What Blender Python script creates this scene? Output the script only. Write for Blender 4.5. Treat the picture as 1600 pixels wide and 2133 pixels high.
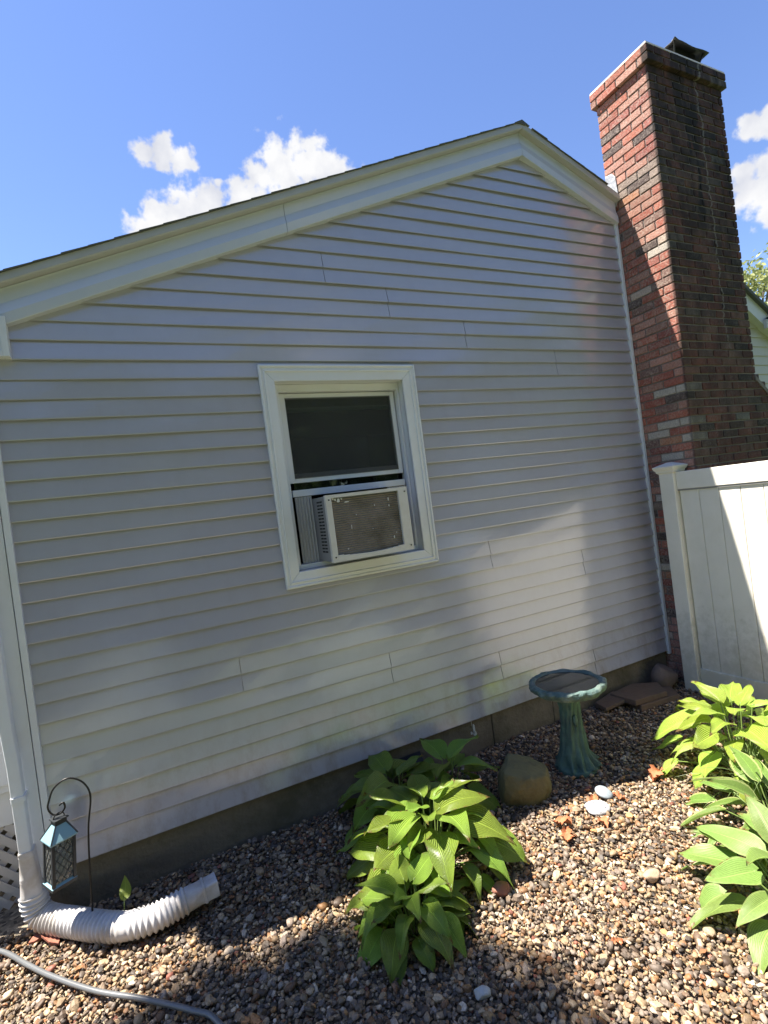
import bpy, math, random
import numpy as np
from mathutils import Vector, Matrix, Quaternion, noise as mnoise

for o in list(bpy.data.objects):
    bpy.data.objects.remove(o, do_unlink=True)
SC = bpy.context.scene
COL = SC.collection
rnd = random.Random(11)
PI = math.pi

# ------------------------------------------------------------------ camera
F_REL, YAW, PITCH, ROLL = 1088.6 / 1600.0, .44969, -.00982, -.12954
CAM = Vector((0.0, -3.145, 1.825))
cy_, sy_, cp_, sp_ = math.cos(YAW), math.sin(YAW), math.cos(PITCH), math.sin(PITCH)
FWD = Vector((sy_ * cp_, cy_ * cp_, sp_))
r0 = Vector((cy_, -sy_, 0)); u0 = r0.cross(FWD)
RIGHT = r0 * math.cos(ROLL) + u0 * math.sin(ROLL)
UP = u0 * math.cos(ROLL) - r0 * math.sin(ROLL)
cam_data = bpy.data.cameras.new('camera')
cam = bpy.data.objects.new('camera', cam_data)
COL.objects.link(cam)
m = Matrix((RIGHT, UP, -FWD)).transposed().to_4x4()
m.translation = CAM
cam.matrix_world = m
cam_data.sensor_fit = 'HORIZONTAL'
cam_data.sensor_width = 36.0
cam_data.lens = 36.0 * F_REL
cam_data.clip_start = 0.02
cam_data.clip_end = 2000
SC.camera = cam
SC.render.resolution_x, SC.render.resolution_y = 768, 1024

# ------------------------------------------------------------------ world, sun, exposure
TO_SUN = Vector((-1.0, .524, 2.575)).normalized()
SUN_EL = math.asin(TO_SUN.z)
SUN_ROT = math.atan2(TO_SUN.x, TO_SUN.y)
world = bpy.data.worlds.new('World')
SC.world = world
world.use_nodes = True
wt = world.node_tree
wt.nodes.clear()


def wn(t, **kw):
    n = wt.nodes.new(t)
    for k, v in kw.items():
        setattr(n, k, v)
    return n


def wl(a, b):
    wt.links.new(a, b)


w_out = wn('ShaderNodeOutputWorld')
w_bg = wn('ShaderNodeBackground')
w_bg.inputs['Strength'].default_value = 0.072
sky = wn('ShaderNodeTexSky', sky_type='NISHITA', sun_disc=False)
sky.sun_elevation = SUN_EL
sky.sun_rotation = SUN_ROT
sky.air_density = 1.0
sky.dust_density = 0.1
sky.ozone_density = 2.2
w_tc = wn('ShaderNodeTexCoord')
w_noise = wn('ShaderNodeTexNoise')
w_noise.inputs['Scale'].default_value = 26.0
w_noise.inputs['Detail'].default_value = 9.0
w_noise.inputs['Roughness'].default_value = 0.52
wl(w_tc.outputs['Generated'], w_noise.inputs['Vector'])
w_big = wn('ShaderNodeTexNoise')
w_big.inputs['Scale'].default_value = 3.1
w_big.inputs['Detail'].default_value = 3.0
wl(w_tc.outputs['Generated'], w_big.inputs['Vector'])


def wmath(op, a, b=None, c=None, clamp=False):
    n = wn('ShaderNodeMath', operation=op, use_clamp=clamp)
    for i, v in enumerate((a, b, c)):
        if v is None:
            continue
        if isinstance(v, (int, float)):
            n.inputs[i].default_value = v
        else:
            wl(v, n.inputs[i])
    return n.outputs[0]


# the cumulus heaps of the day as directions with angular radii
CLOUDS = [((0.0830, 0.8219, 0.5636), 0.0184, 1.00),
          ((0.1094, 0.8165, 0.5669), 0.0271, 1.00),
          ((0.1341, 0.8188, 0.5583), 0.0218, 1.00),
          ((0.1475, 0.8185, 0.5553), 0.0132, 0.80),
          ((0.2819, 0.7857, 0.5507), 0.0470, 1.00),
          ((0.3170, 0.7699, 0.5539), 0.0440, 1.00),
          ((0.3493, 0.7614, 0.5462), 0.0321, 1.00),
          ((0.2466, 0.8021, 0.5439), 0.0303, 1.00),
          ((0.3626, 0.7748, 0.5179), 0.0469, 1.00),
          ((0.2909, 0.8119, 0.5062), 0.0627, 1.00),
          ((0.2214, 0.8304, 0.5114), 0.0385, 1.00),
          ((0.1743, 0.8432, 0.5086), 0.0381, 1.00),
          ((0.1313, 0.8549, 0.5020), 0.0393, 1.00),
          ((0.0952, 0.8670, 0.4891), 0.0338, 1.00),
          ((0.0732, 0.8762, 0.4764), 0.0285, 1.00),
          ((0.1862, 0.8232, 0.5363), 0.0105, 0.80),
          ((0.1429, 0.8727, 0.4670), 0.0542, 1.00),
          ((0.2170, 0.8505, 0.4791), 0.0550, 1.00),
          ((0.4234, 0.7039, 0.5703), 0.0213, .16),
          ((0.8042, 0.3954, 0.4437), 0.0180, 1.00),
          ((0.8160, 0.3787, 0.4368), 0.0216, 1.00),
          ((0.7980, 0.4003, 0.4505), 0.0103, 0.80),
          ((0.8191, 0.4154, 0.3956), 0.0213, 1.00),
          ((0.8289, 0.3962, 0.3949), 0.0249, 1.00),
          ((0.8414, 0.4003, 0.3630), 0.0365, 1.00),
          ((0.8292, 0.4175, 0.3716), 0.0269, 1.00),
          ((0.8495, 0.3805, 0.3654), 0.0521, 1.00),
          ((-.70, .45, .45), .13, 1),
          ((-.55, -.60, .50), .12, 1),
          ((.30, -.80, .45), .14, 1),
          ((.75, -.45, .40), .12, 1),
          ((-.2, -.4, .88), .08, 1),
          ((-.85, -.2, .38), .14, 1)]
acc = None
for c, r, amp in CLOUDS:
    c = Vector(c).normalized()
    d = wn('ShaderNodeVectorMath', operation='DISTANCE')
    wl(w_tc.outputs['Generated'], d.inputs[0])
    d.inputs[1].default_value = c
    v = wmath('MULTIPLY_ADD', d.outputs['Value'], -1.0 / r, amp)
    acc = v if acc is None else wmath('SMOOTH_MAX', acc, v, 0.25)
acc = wmath('MAXIMUM', acc, -1.2)
w_fine = wn('ShaderNodeTexNoise')
w_fine.inputs['Scale'].default_value = 70.0
w_fine.inputs['Detail'].default_value = 8.0
w_fine.inputs['Roughness'].default_value = 0.48
wl(w_tc.outputs['Generated'], w_fine.inputs['Vector'])
n1 = wmath('SUBTRACT', w_noise.outputs['Fac'], 0.5)
n2_ = wmath('SUBTRACT', w_fine.outputs['Fac'], 0.5)
acc = wmath('MULTIPLY_ADD', acc, 1.5, -.05)
dens = wmath('MULTIPLY_ADD', n1, 2.2, acc)
dens = wmath('MULTIPLY_ADD', n2_, 2.1, dens)
mr = wn('ShaderNodeMapRange', interpolation_type='SMOOTHSTEP')
wl(dens, mr.inputs['Value'])
mr.inputs['From Min'].default_value = -0.15
mr.inputs['From Max'].default_value = 0.70
# cloud brightness: a second, finer noise gives billows
shade = wn('ShaderNodeTexNoise')
shade.inputs['Scale'].default_value = 19.0
shade.inputs['Detail'].default_value = 5.0
off = wn('ShaderNodeVectorMath', operation='ADD')
wl(w_tc.outputs['Generated'], off.inputs[0])
off.inputs[1].default_value = (.4, .1, .7)
wl(off.outputs[0], shade.inputs['Vector'])
cr = wn('ShaderNodeValToRGB')
cr.color_ramp.elements[0].position = 0.30
cr.color_ramp.elements[0].color = (2.85, 2.95, 3.3, 1)
cr.color_ramp.elements[1].position = 0.62
cr.color_ramp.elements[1].color = (3.95, 3.95, 4.0, 1)
wl(shade.outputs['Fac'], cr.inputs['Fac'])
mix = wn('ShaderNodeMix', data_type='RGBA')
wl(mr.outputs[0], mix.inputs['Factor'])
hsv = wn('ShaderNodeHueSaturation')
hsv.inputs['Saturation'].default_value = 1.10
hsv.inputs['Hue'].default_value = 0.512
wl(sky.outputs[0], hsv.inputs['Color'])
wl(hsv.outputs[0], mix.inputs['A'])
wl(cr.outputs['Color'], mix.inputs['B'])
wl(mix.outputs['Result'], w_bg.inputs['Color'])
wl(w_bg.outputs[0], w_out.inputs['Surface'])

sun_data = bpy.data.lights.new('sun', 'SUN')
sun_data.energy = 5.0
sun_data.angle = math.radians(0.53)
sun_data.color = (1.0, .93, .82)
sun = bpy.data.objects.new('sun', sun_data)
COL.objects.link(sun)
sun.rotation_euler = (-TO_SUN).to_track_quat('-Z', 'Y').to_euler()
sun.location = TO_SUN * 30

SC.view_settings.view_transform = 'Standard'
SC.view_settings.look = 'None'
SC.view_settings.exposure = 1.80
SC.view_settings.gamma = 1.0
SC.view_settings.use_curve_mapping = False
SC.render.engine = 'CYCLES'
SC.cycles.max_bounces = 8
SC.cycles.diffuse_bounces = 4

# ------------------------------------------------------------------ materials
MATS = {}


def mat(name, color, rough=.6, var=.15, scale=8.0, bump=0.0, bscale=60.0, metal=0.0, spec=.5, coat=0.0,
        detail=6.0, hue2=None, hfac=.5, hscale=2.0, coords='Object', stretch=None):
    """Principled with noise driven tone, optional second colour patches and fine relief."""
    if name in MATS:
        return MATS[name]
    M = bpy.data.materials.new(name)
    M.use_nodes = True
    t = M.node_tree
    b = t.nodes['Principled BSDF']
    b.inputs['Roughness'].default_value = rough
    b.inputs['Metallic'].default_value = metal
    b.inputs['Specular IOR Level'].default_value = spec
    b.inputs['Coat Weight'].default_value = coat
    tc = t.nodes.new('ShaderNodeTexCoord')
    vec = tc.outputs[coords] if coords != 'Position' else t.nodes.new('ShaderNodeNewGeometry').outputs['Position']
    if stretch:
        mp = t.nodes.new('ShaderNodeMapping')
        mp.inputs['Scale'].default_value = stretch
        t.links.new(vec, mp.inputs['Vector'])
        vec = mp.outputs[0]
    nz = t.nodes.new('ShaderNodeTexNoise')
    nz.inputs['Scale'].default_value = scale
    nz.inputs['Detail'].default_value = detail
    nz.inputs['Roughness'].default_value = .6
    t.links.new(vec, nz.inputs['Vector'])
    base = t.nodes.new('ShaderNodeMix'); base.data_type = 'RGBA'
    c = Vector(color[:3])
    lo = c * (1 - var); hi = c * (1 + var)
    base.inputs['A'].default_value = (*lo, 1)
    base.inputs['B'].default_value = (*hi, 1)
    t.links.new(nz.outputs['Fac'], base.inputs['Factor'])
    out = base.outputs['Result']
    if hue2:
        n2 = t.nodes.new('ShaderNodeTexNoise')
        n2.inputs['Scale'].default_value = hscale
        n2.inputs['Detail'].default_value = 7
        n2.inputs['Roughness'].default_value = .65
        t.links.new(vec, n2.inputs['Vector'])
        r = t.nodes.new('ShaderNodeMapRange')
        r.inputs['From Min'].default_value = .45
        r.inputs['From Max'].default_value = .65
        r.inputs['To Max'].default_value = hfac
        t.links.new(n2.outputs['Fac'], r.inputs['Value'])
        mx = t.nodes.new('ShaderNodeMix'); mx.data_type = 'RGBA'
        t.links.new(r.outputs[0], mx.inputs['Factor'])
        t.links.new(out, mx.inputs['A'])
        mx.inputs['B'].default_value = (*hue2, 1)
        out = mx.outputs['Result']
    t.links.new(out, b.inputs['Base Color'])
    if bump:
        nb = t.nodes.new('ShaderNodeTexNoise')
        nb.inputs['Scale'].default_value = bscale
        nb.inputs['Detail'].default_value = 4
        t.links.new(vec, nb.inputs['Vector'])
        bp = t.nodes.new('ShaderNodeBump')
        bp.inputs['Strength'].default_value = bump
        bp.inputs['Distance'].default_value = .01
        t.links.new(nb.outputs['Fac'], bp.inputs['Height'])
        t.links.new(bp.outputs[0], b.inputs['Normal'])
    MATS[name] = M
    return M


def nodes_of(M):
    return M.node_tree, M.node_tree.nodes['Principled BSDF']


# vinyl siding: long soft waves, faint embossed grain, semi gloss
SIDING = mat('vinyl_siding', (.405, .402, .458), rough=.19, spec=1.0, coat=.8, var=.035, scale=2.2, bump=.05, bscale=14, stretch=(.35, 1, 3), hue2=(.405, .397, .435), hfac=.35, hscale=1.4, coords='Position')
WHITE = mat('white_trim', (.70, .725, .76), rough=.38, var=.04, scale=5, bump=.03, bscale=25, hue2=(.66, .64, .60), hfac=.35, hscale=4, coords='Position')
RAKE = mat('rake_aluminium', (.53, .565, .62), rough=.22, spec=.8, var=.05, scale=3, bump=.05, bscale=9, hue2=(.58, .585, .59), hfac=.35, hscale=6, coords='Position')
DRIP = mat('drip_edge', (.42, .42, .40), rough=.5, var=.1, scale=9, coords='Position')
SHINGLE = mat('asphalt_shingle', (.10, .105, .095), rough=.95, var=.4, scale=120, bump=.5, bscale=300, coords='Position')
CONCRETE = mat('foundation_concrete', (.175, .145, .105), rough=.9, var=.55, scale=5, bump=.9, bscale=34, hue2=(.08, .074, .042), hfac=.85, hscale=2.6, coords='Position')
VINYL = mat('white_vinyl', (.80, .77, .70), rough=.42, var=.03, scale=3, bump=.02, bscale=20, hue2=(.66, .64, .54), hfac=.4, hscale=3.5, coords='Position')
METAL_DK = mat('dark_metal', (.035, .036, .038), rough=.5, var=.3, scale=12, metal=.6, bump=.2, bscale=14)
LEAD = mat('lead_flashing', (.36, .37, .38), rough=.55, var=.25, scale=25, metal=.6, bump=.6, bscale=30, coords='Position')
AC_WHITE = mat('ac_enamel', (.60, .595, .575), rough=.45, var=.05, scale=12, hue2=(.46, .42, .36), hfac=.3, hscale=12, coords='Position')
AC_GREY = mat('ac_side', (.24, .24, .245), rough=.55, var=.08, scale=20, coords='Position')
ACCORDION = mat('accordion_vinyl', (.50, .50, .50), rough=.5, var=.06, scale=9)
AC_DARK = mat('ac_slot', (.02, .02, .02), rough=.9, var=.1)
AC_FIN = mat('ac_fins', (.21, .19, .165), rough=.7, var=.3, scale=16, metal=.2, hue2=(.075, .065, .035), hfac=.6, hscale=5.5, coords='Position', bump=.3, bscale=90)
INTERIOR = mat('room_interior', (.045, .045, .042), rough=.9, var=.2)
SHADE_CLOTH = mat('window_shade', (.30, .33, .32), rough=.8, var=.12, scale=5)
BLACK_PLASTIC = mat('black_plastic', (.012, .012, .016), rough=.35, var=.2)
IRON = mat('black_iron', (.018, .017, .016), rough=.38, var=.3, scale=40, metal=.3)
PIPE = mat('white_plastic_pipe', (.57, .56, .565), rough=.5, var=.08, scale=9, hue2=(.33, .28, .22), hfac=.6, hscale=7, coords='Position')
HOSE = mat('grey_hose', (.12, .125, .13), rough=.32, var=.25, scale=10, spec=.6)
BIRDBATH = mat('verdigris_resin', (.075, .145, .112), rough=.62, var=.35, scale=16, bump=.35, bscale=45, hue2=(.035, .055, .055), hfac=.75, hscale=7)
BIRDRIM = mat('verdigris_rim', (.075, .13, .12), rough=.6, var=.6, scale=22, bump=.8, bscale=50, hue2=(.19, .215, .18), hfac=.6, hscale=11)
BASIN = mat('basin_grey', (.12, .13, .13), rough=.5, var=.2, scale=8)
BOULDER = mat('boulder_stone', (.14, .12, .055), rough=.9, var=.5, scale=14, bump=1.0, bscale=26, hue2=(.10, .10, .045), hfac=.7, hscale=3.5)
SLAB = mat('slab_stone', (.15, .095, .06), rough=.85, var=.3, scale=9, bump=.5, bscale=40, hue2=(.09, .07, .05), hfac=.6, hscale=5)
ROCK_GREY = mat('rock_stone', (.15, .11, .09), rough=.9, var=.35, scale=9, bump=.6, bscale=30)
BARK = mat('bark', (.11, .085, .06), rough=.95, var=.4, scale=14, bump=1.0, bscale=30, stretch=(1, 1, .25))
STALK = mat('leaf_stalk', (.16, .23, .06), rough=.5, var=.2, scale=12)
DRYLEAF = mat('dry_leaf', (.36, .13, .055), rough=.75, var=.35, scale=30, bump=.4, bscale=80)
WOODCHIP = mat('bark_chip', (.30, .11, .07), rough=.85, var=.4, scale=30, bump=.5, bscale=60)
CREAM = mat('cream_siding', (.47, .44, .34), rough=.5, var=.05, scale=3, coords='Position')
CREAM_TRIM = mat('cream_trim', (.58, .58, .52), rough=.45, var=.05, scale=4, coords='Position')
LANTERN_METAL = mat('lantern_metal', (.05, .055, .06), rough=.35, var=.2, scale=20, metal=.4)
LANTERN_ROOF = mat('lantern_sky_tint_roof', (.21, .36, .42), rough=.28, var=.06, scale=9, spec=.7)  # blue of the reflected sky put into the metal's base colour
WAX = mat('candle_wax', (.60, .62, .62), rough=.6, var=.04)
MORTAR = mat('mortar', (.24, .205, .18), rough=.95, var=.3, scale=25, bump=.5, bscale=90, hue2=(.14, .12, .11), hfac=.6, hscale=3, coords='Position')
CAP_WASH = mat('mortar_wash', (.55, .52, .46), rough=.9, var=.2, scale=30, coords='Position')


def glass_mat(name, tint, rough, trans):
    M = bpy.data.materials.new(name)
    M.use_nodes = True
    t = M.node_tree
    t.nodes.clear()
    o = t.nodes.new('ShaderNodeOutputMaterial')
    g = t.nodes.new('ShaderNodeBsdfGlossy'); g.inputs['Roughness'].default_value = rough
    tr = t.nodes.new('ShaderNodeBsdfTransparent'); tr.inputs['Color'].default_value = (*tint, 1)
    fr = t.nodes.new('ShaderNodeFresnel'); fr.inputs['IOR'].default_value = 1.5
    df = t.nodes.new('ShaderNodeBsdfDiffuse'); df.inputs['Color'].default_value = (.35, .36, .34, 1)
    nz = t.nodes.new('ShaderNodeTexNoise'); nz.inputs['Scale'].default_value = 16; nz.inputs['Detail'].default_value = 8
    geo = t.nodes.new('ShaderNodeNewGeometry')
    t.links.new(geo.outputs['Position'], nz.inputs['Vector'])
    r = t.nodes.new('ShaderNodeMapRange')
    r.inputs['From Min'].default_value = .45; r.inputs['From Max'].default_value = .85
    r.inputs['To Min'].default_value = 1 - trans; r.inputs['To Max'].default_value = 1 - trans + .09
    t.links.new(nz.outputs['Fac'], r.inputs['Value'])
    m0 = t.nodes.new('ShaderNodeMixShader')
    t.links.new(r.outputs[0], m0.inputs[0]); t.links.new(tr.outputs[0], m0.inputs[1]); t.links.new(df.outputs[0], m0.inputs[2])
    m1 = t.nodes.new('ShaderNodeMixShader')
    t.links.new(fr.outputs[0], m1.inputs[0]); t.links.new(m0.outputs[0], m1.inputs[1]); t.links.new(g.outputs[0], m1.inputs[2])
    t.links.new(m1.outputs[0], o.inputs['Surface'])
    return M


SCREEN = bpy.data.materials.new('insect_screen')
SCREEN.use_nodes = True
t = SCREEN.node_tree
t.nodes.clear()
o_ = t.nodes.new('ShaderNodeOutputMaterial'); d_ = t.nodes.new('ShaderNodeBsdfDiffuse'); d_.inputs['Color'].default_value = (.075, .08, .078, 1)
tr_ = t.nodes.new('ShaderNodeBsdfTransparent'); m_ = t.nodes.new('ShaderNodeMixShader'); m_.inputs[0].default_value = .36
t.links.new(tr_.outputs[0], m_.inputs[1]); t.links.new(d_.outputs[0], m_.inputs[2]); t.links.new(m_.outputs[0], o_.inputs['Surface'])
GLASS = glass_mat('window_glass', (.75, .8, .77), .02, .985)
LANTERN_GLASS = glass_mat('lantern_glass', (.85, .9, .95), .05, .66)


def leaf_mat(name, c_in, c_rim, rim=.86, rough=.32, trans=.35, ribs=9.0, bump=.5):
    M = bpy.data.materials.new(name)
    M.use_nodes = True
    t, b = nodes_of(M)
    b.inputs['Roughness'].default_value = rough
    uv = t.nodes.new('ShaderNodeUVMap')
    sep = t.nodes.new('ShaderNodeSeparateXYZ')
    t.links.new(uv.outputs[0], sep.inputs[0])

    def mth(op, a, bb=None, cc=None):
        n = t.nodes.new('ShaderNodeMath'); n.operation = op
        for i, v in enumerate((a, bb, cc)):
            if v is None: continue
            if isinstance(v, (int, float)): n.inputs[i].default_value = v
            else: t.links.new(v, n.inputs[i])
        return n.outputs[0]
    au = mth('ABSOLUTE', mth('MULTIPLY_ADD', sep.outputs['X'], 2.0, -1.0))
    info = t.nodes.new('ShaderNodeObjectInfo')
    nz = t.nodes.new('ShaderNodeTexNoise')
    nz.inputs['Scale'].default_value = 26; nz.inputs['Detail'].default_value = 6
    tc = t.nodes.new('ShaderNodeTexCoord')
    t.links.new(tc.outputs['Object'], nz.inputs['Vector'])
    edge = mth('MULTIPLY_ADD', nz.outputs['Fac'], .16, au)
    ms = t.nodes.new('ShaderNodeMapRange')
    ms.inputs['From Min'].default_value = rim + .05; ms.inputs['From Max'].default_value = rim + .11
    t.links.new(edge, ms.inputs['Value'])
    mx = t.nodes.new('ShaderNodeMix'); mx.data_type = 'RGBA'
    mx.inputs['A'].default_value = (*c_in, 1); mx.inputs['B'].default_value = (*c_rim, 1)
    t.links.new(ms.outputs[0], mx.inputs['Factor'])
    hs = t.nodes.new('ShaderNodeHueSaturation')
    t.links.new(mx.outputs['Result'], hs.inputs['Color'])
    t.links.new(mth('MULTIPLY_ADD', info.outputs['Random'], .030, .485), hs.inputs['Hue'])
    # pale midrib and side veins
    wave = mth('SINE', mth('MULTIPLY', au, ribs * PI * 2))
    v1 = mth('MULTIPLY_ADD', info.outputs['Random'], .45, .70)
    v2 = mth('MULTIPLY_ADD', mth('SUBTRACT', nz.outputs['Fac'], .5), .5, v1)
    v3 = mth('MULTIPLY_ADD', wave, .19, v2)
    mid = t.nodes.new('ShaderNodeMapRange')
    mid.inputs['From Min'].default_value = .05; mid.inputs['From Max'].default_value = .01
    mid.inputs['To Max'].default_value = .35
    t.links.new(au, mid.inputs['Value'])
    t.links.new(mth('ADD', v3, mid.outputs[0]), hs.inputs['Value'])
    # scorched tips and edge nibbles
    nb_ = t.nodes.new('ShaderNodeTexNoise'); nb_.inputs['Scale'].default_value = 7; nb_.inputs['Detail'].default_value = 7; nb_.inputs['Roughness'].default_value = .7
    off_ = t.nodes.new('ShaderNodeVectorMath'); off_.operation = 'ADD'
    t.links.new(tc.outputs['Object'], off_.inputs[0])
    cmb = t.nodes.new('ShaderNodeCombineXYZ'); t.links.new(mth('MULTIPLY', info.outputs['Random'], 40.0), cmb.inputs[0])
    t.links.new(cmb.outputs[0], off_.inputs[1]); t.links.new(off_.outputs[0], nb_.inputs['Vector'])
    far = mth('MAXIMUM', mth('MULTIPLY', au, .9), sep.outputs['Y'])
    sc_ = t.nodes.new('ShaderNodeMapRange'); sc_.inputs['From Min'].default_value = 1.30; sc_.inputs['From Max'].default_value = 1.42
    t.links.new(mth('MULTIPLY_ADD', nb_.outputs['Fac'], .85, far), sc_.inputs['Value'])
    br_ = t.nodes.new('ShaderNodeMix'); br_.data_type = 'RGBA'; br_.inputs['B'].default_value = (.17, .10, .035, 1)
    t.links.new(sc_.outputs[0], br_.inputs['Factor']); t.links.new(hs.outputs['Color'], br_.inputs['A'])
    hs = br_
    t.links.new(hs.outputs['Result'], b.inputs['Base Color'])
    bp = t.nodes.new('ShaderNodeBump')
    bp.inputs['Strength'].default_value = bump; bp.inputs['Distance'].default_value = .012
    t.links.new(mth('MULTIPLY_ADD', nz.outputs['Fac'], .8, wave), bp.inputs['Height'])
    t.links.new(bp.outputs[0], b.inputs['Normal'])
    tl = t.nodes.new('ShaderNodeBsdfTranslucent')
    t.links.new(hs.outputs['Result'], tl.inputs['Color'])
    ms2 = t.nodes.new('ShaderNodeMixShader'); ms2.inputs[0].default_value = trans
    t.links.new(b.outputs[0], ms2.inputs[1]); t.links.new(tl.outputs[0], ms2.inputs[2])
    t.links.new(ms2.outputs[0], t.nodes['Material Output'].inputs['Surface'])
    return M


LEAF_GREEN = leaf_mat('hosta_green_leaf', (.245, .365, .055), (.245, .365, .055), rough=.30, trans=.4)
LEAF_CHART = leaf_mat('hosta_chartreuse_leaf', (.36, .50, .075), (.36, .50, .075), rough=.42, trans=.4)
LEAF_VAR = leaf_mat('hosta_variegated_leaf', (.195, .31, .065), (.43, .50, .18), rim=.80, rough=.42)
LEAF_BLUE = leaf_mat('hosta_blue_leaf', (.20, .315, .075), (.25, .36, .10), rim=.86, rough=.45, bump=.2)
LEAF_GRASS = leaf_mat('grass_blade', (.17, .26, .09), (.2, .3, .1), rough=.4, bump=.1)


def crown_mat(name, c1, c2, trans=.3):
    M = bpy.data.materials.new(name)
    M.use_nodes = True
    t, b = nodes_of(M)
    b.inputs['Roughness'].default_value = .55
    a = t.nodes.new('ShaderNodeAttribute'); a.attribute_name = 'tone'
    mx = t.nodes.new('ShaderNodeMix'); mx.data_type = 'RGBA'
    mx.inputs['A'].default_value = (*c1, 1); mx.inputs['B'].default_value = (*c2, 1)
    t.links.new(a.outputs['Fac'], mx.inputs['Factor'])
    t.links.new(mx.outputs['Result'], b.inputs['Base Color'])
    tl = t.nodes.new('ShaderNodeBsdfTranslucent')
    t.links.new(mx.outputs['Result'], tl.inputs['Color'])
    s = t.nodes.new('ShaderNodeMixShader'); s.inputs[0].default_value = trans
    t.links.new(b.outputs[0], s.inputs[1]); t.links.new(tl.outputs[0], s.inputs[2])
    t.links.new(s.outputs[0], t.nodes['Material Output'].inputs['Surface'])
    return M


CROWN_PALE = crown_mat('pale_foliage', (.15, .19, .06), (.36, .37, .14))
CROWN_DARK = crown_mat('green_foliage', (.04, .08, .02), (.10, .16, .04))


def attr_mat(name, rough, bump, bscale, var=.3, spec=.4, gloss_noise=False):
    """colour comes from a per-piece colour attribute, grain from noise"""
    M = bpy.data.materials.new(name)
    M.use_nodes = True
    t, b = nodes_of(M)
    b.inputs['Roughness'].default_value = rough
    b.inputs['Specular IOR Level'].default_value = spec
    a = t.nodes.new('ShaderNodeAttribute'); a.attribute_name = 'col'
    geo = t.nodes.new('ShaderNodeNewGeometry')
    nz = t.nodes.new('ShaderNodeTexNoise'); nz.inputs['Scale'].default_value = bscale; nz.inputs['Detail'].default_value = 5
    t.links.new(geo.outputs['Position'], nz.inputs['Vector'])
    mr_ = t.nodes.new('ShaderNodeMapRange')
    mr_.inputs['From Min'].default_value = .25; mr_.inputs['From Max'].default_value = .75
    mr_.inputs['To Min'].default_value = 1 - var; mr_.inputs['To Max'].default_value = 1 + var
    t.links.new(nz.outputs['Fac'], mr_.inputs['Value'])
    mu = t.nodes.new('ShaderNodeVectorMath'); mu.operation = 'SCALE'
    t.links.new(a.outputs['Color'], mu.inputs[0]); t.links.new(mr_.outputs[0], mu.inputs['Scale'])
    t.links.new(mu.outputs[0], b.inputs['Base Color'])
    bp = t.nodes.new('ShaderNodeBump'); bp.inputs['Strength'].default_value = bump; bp.inputs['Distance'].default_value = .004
    t.links.new(nz.outputs['Fac'], bp.inputs['Height']); t.links.new(bp.outputs[0], b.inputs['Normal'])
    return M


GRAVEL = attr_mat('river_pebbles', .6, .25, 150, .35)


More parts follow.
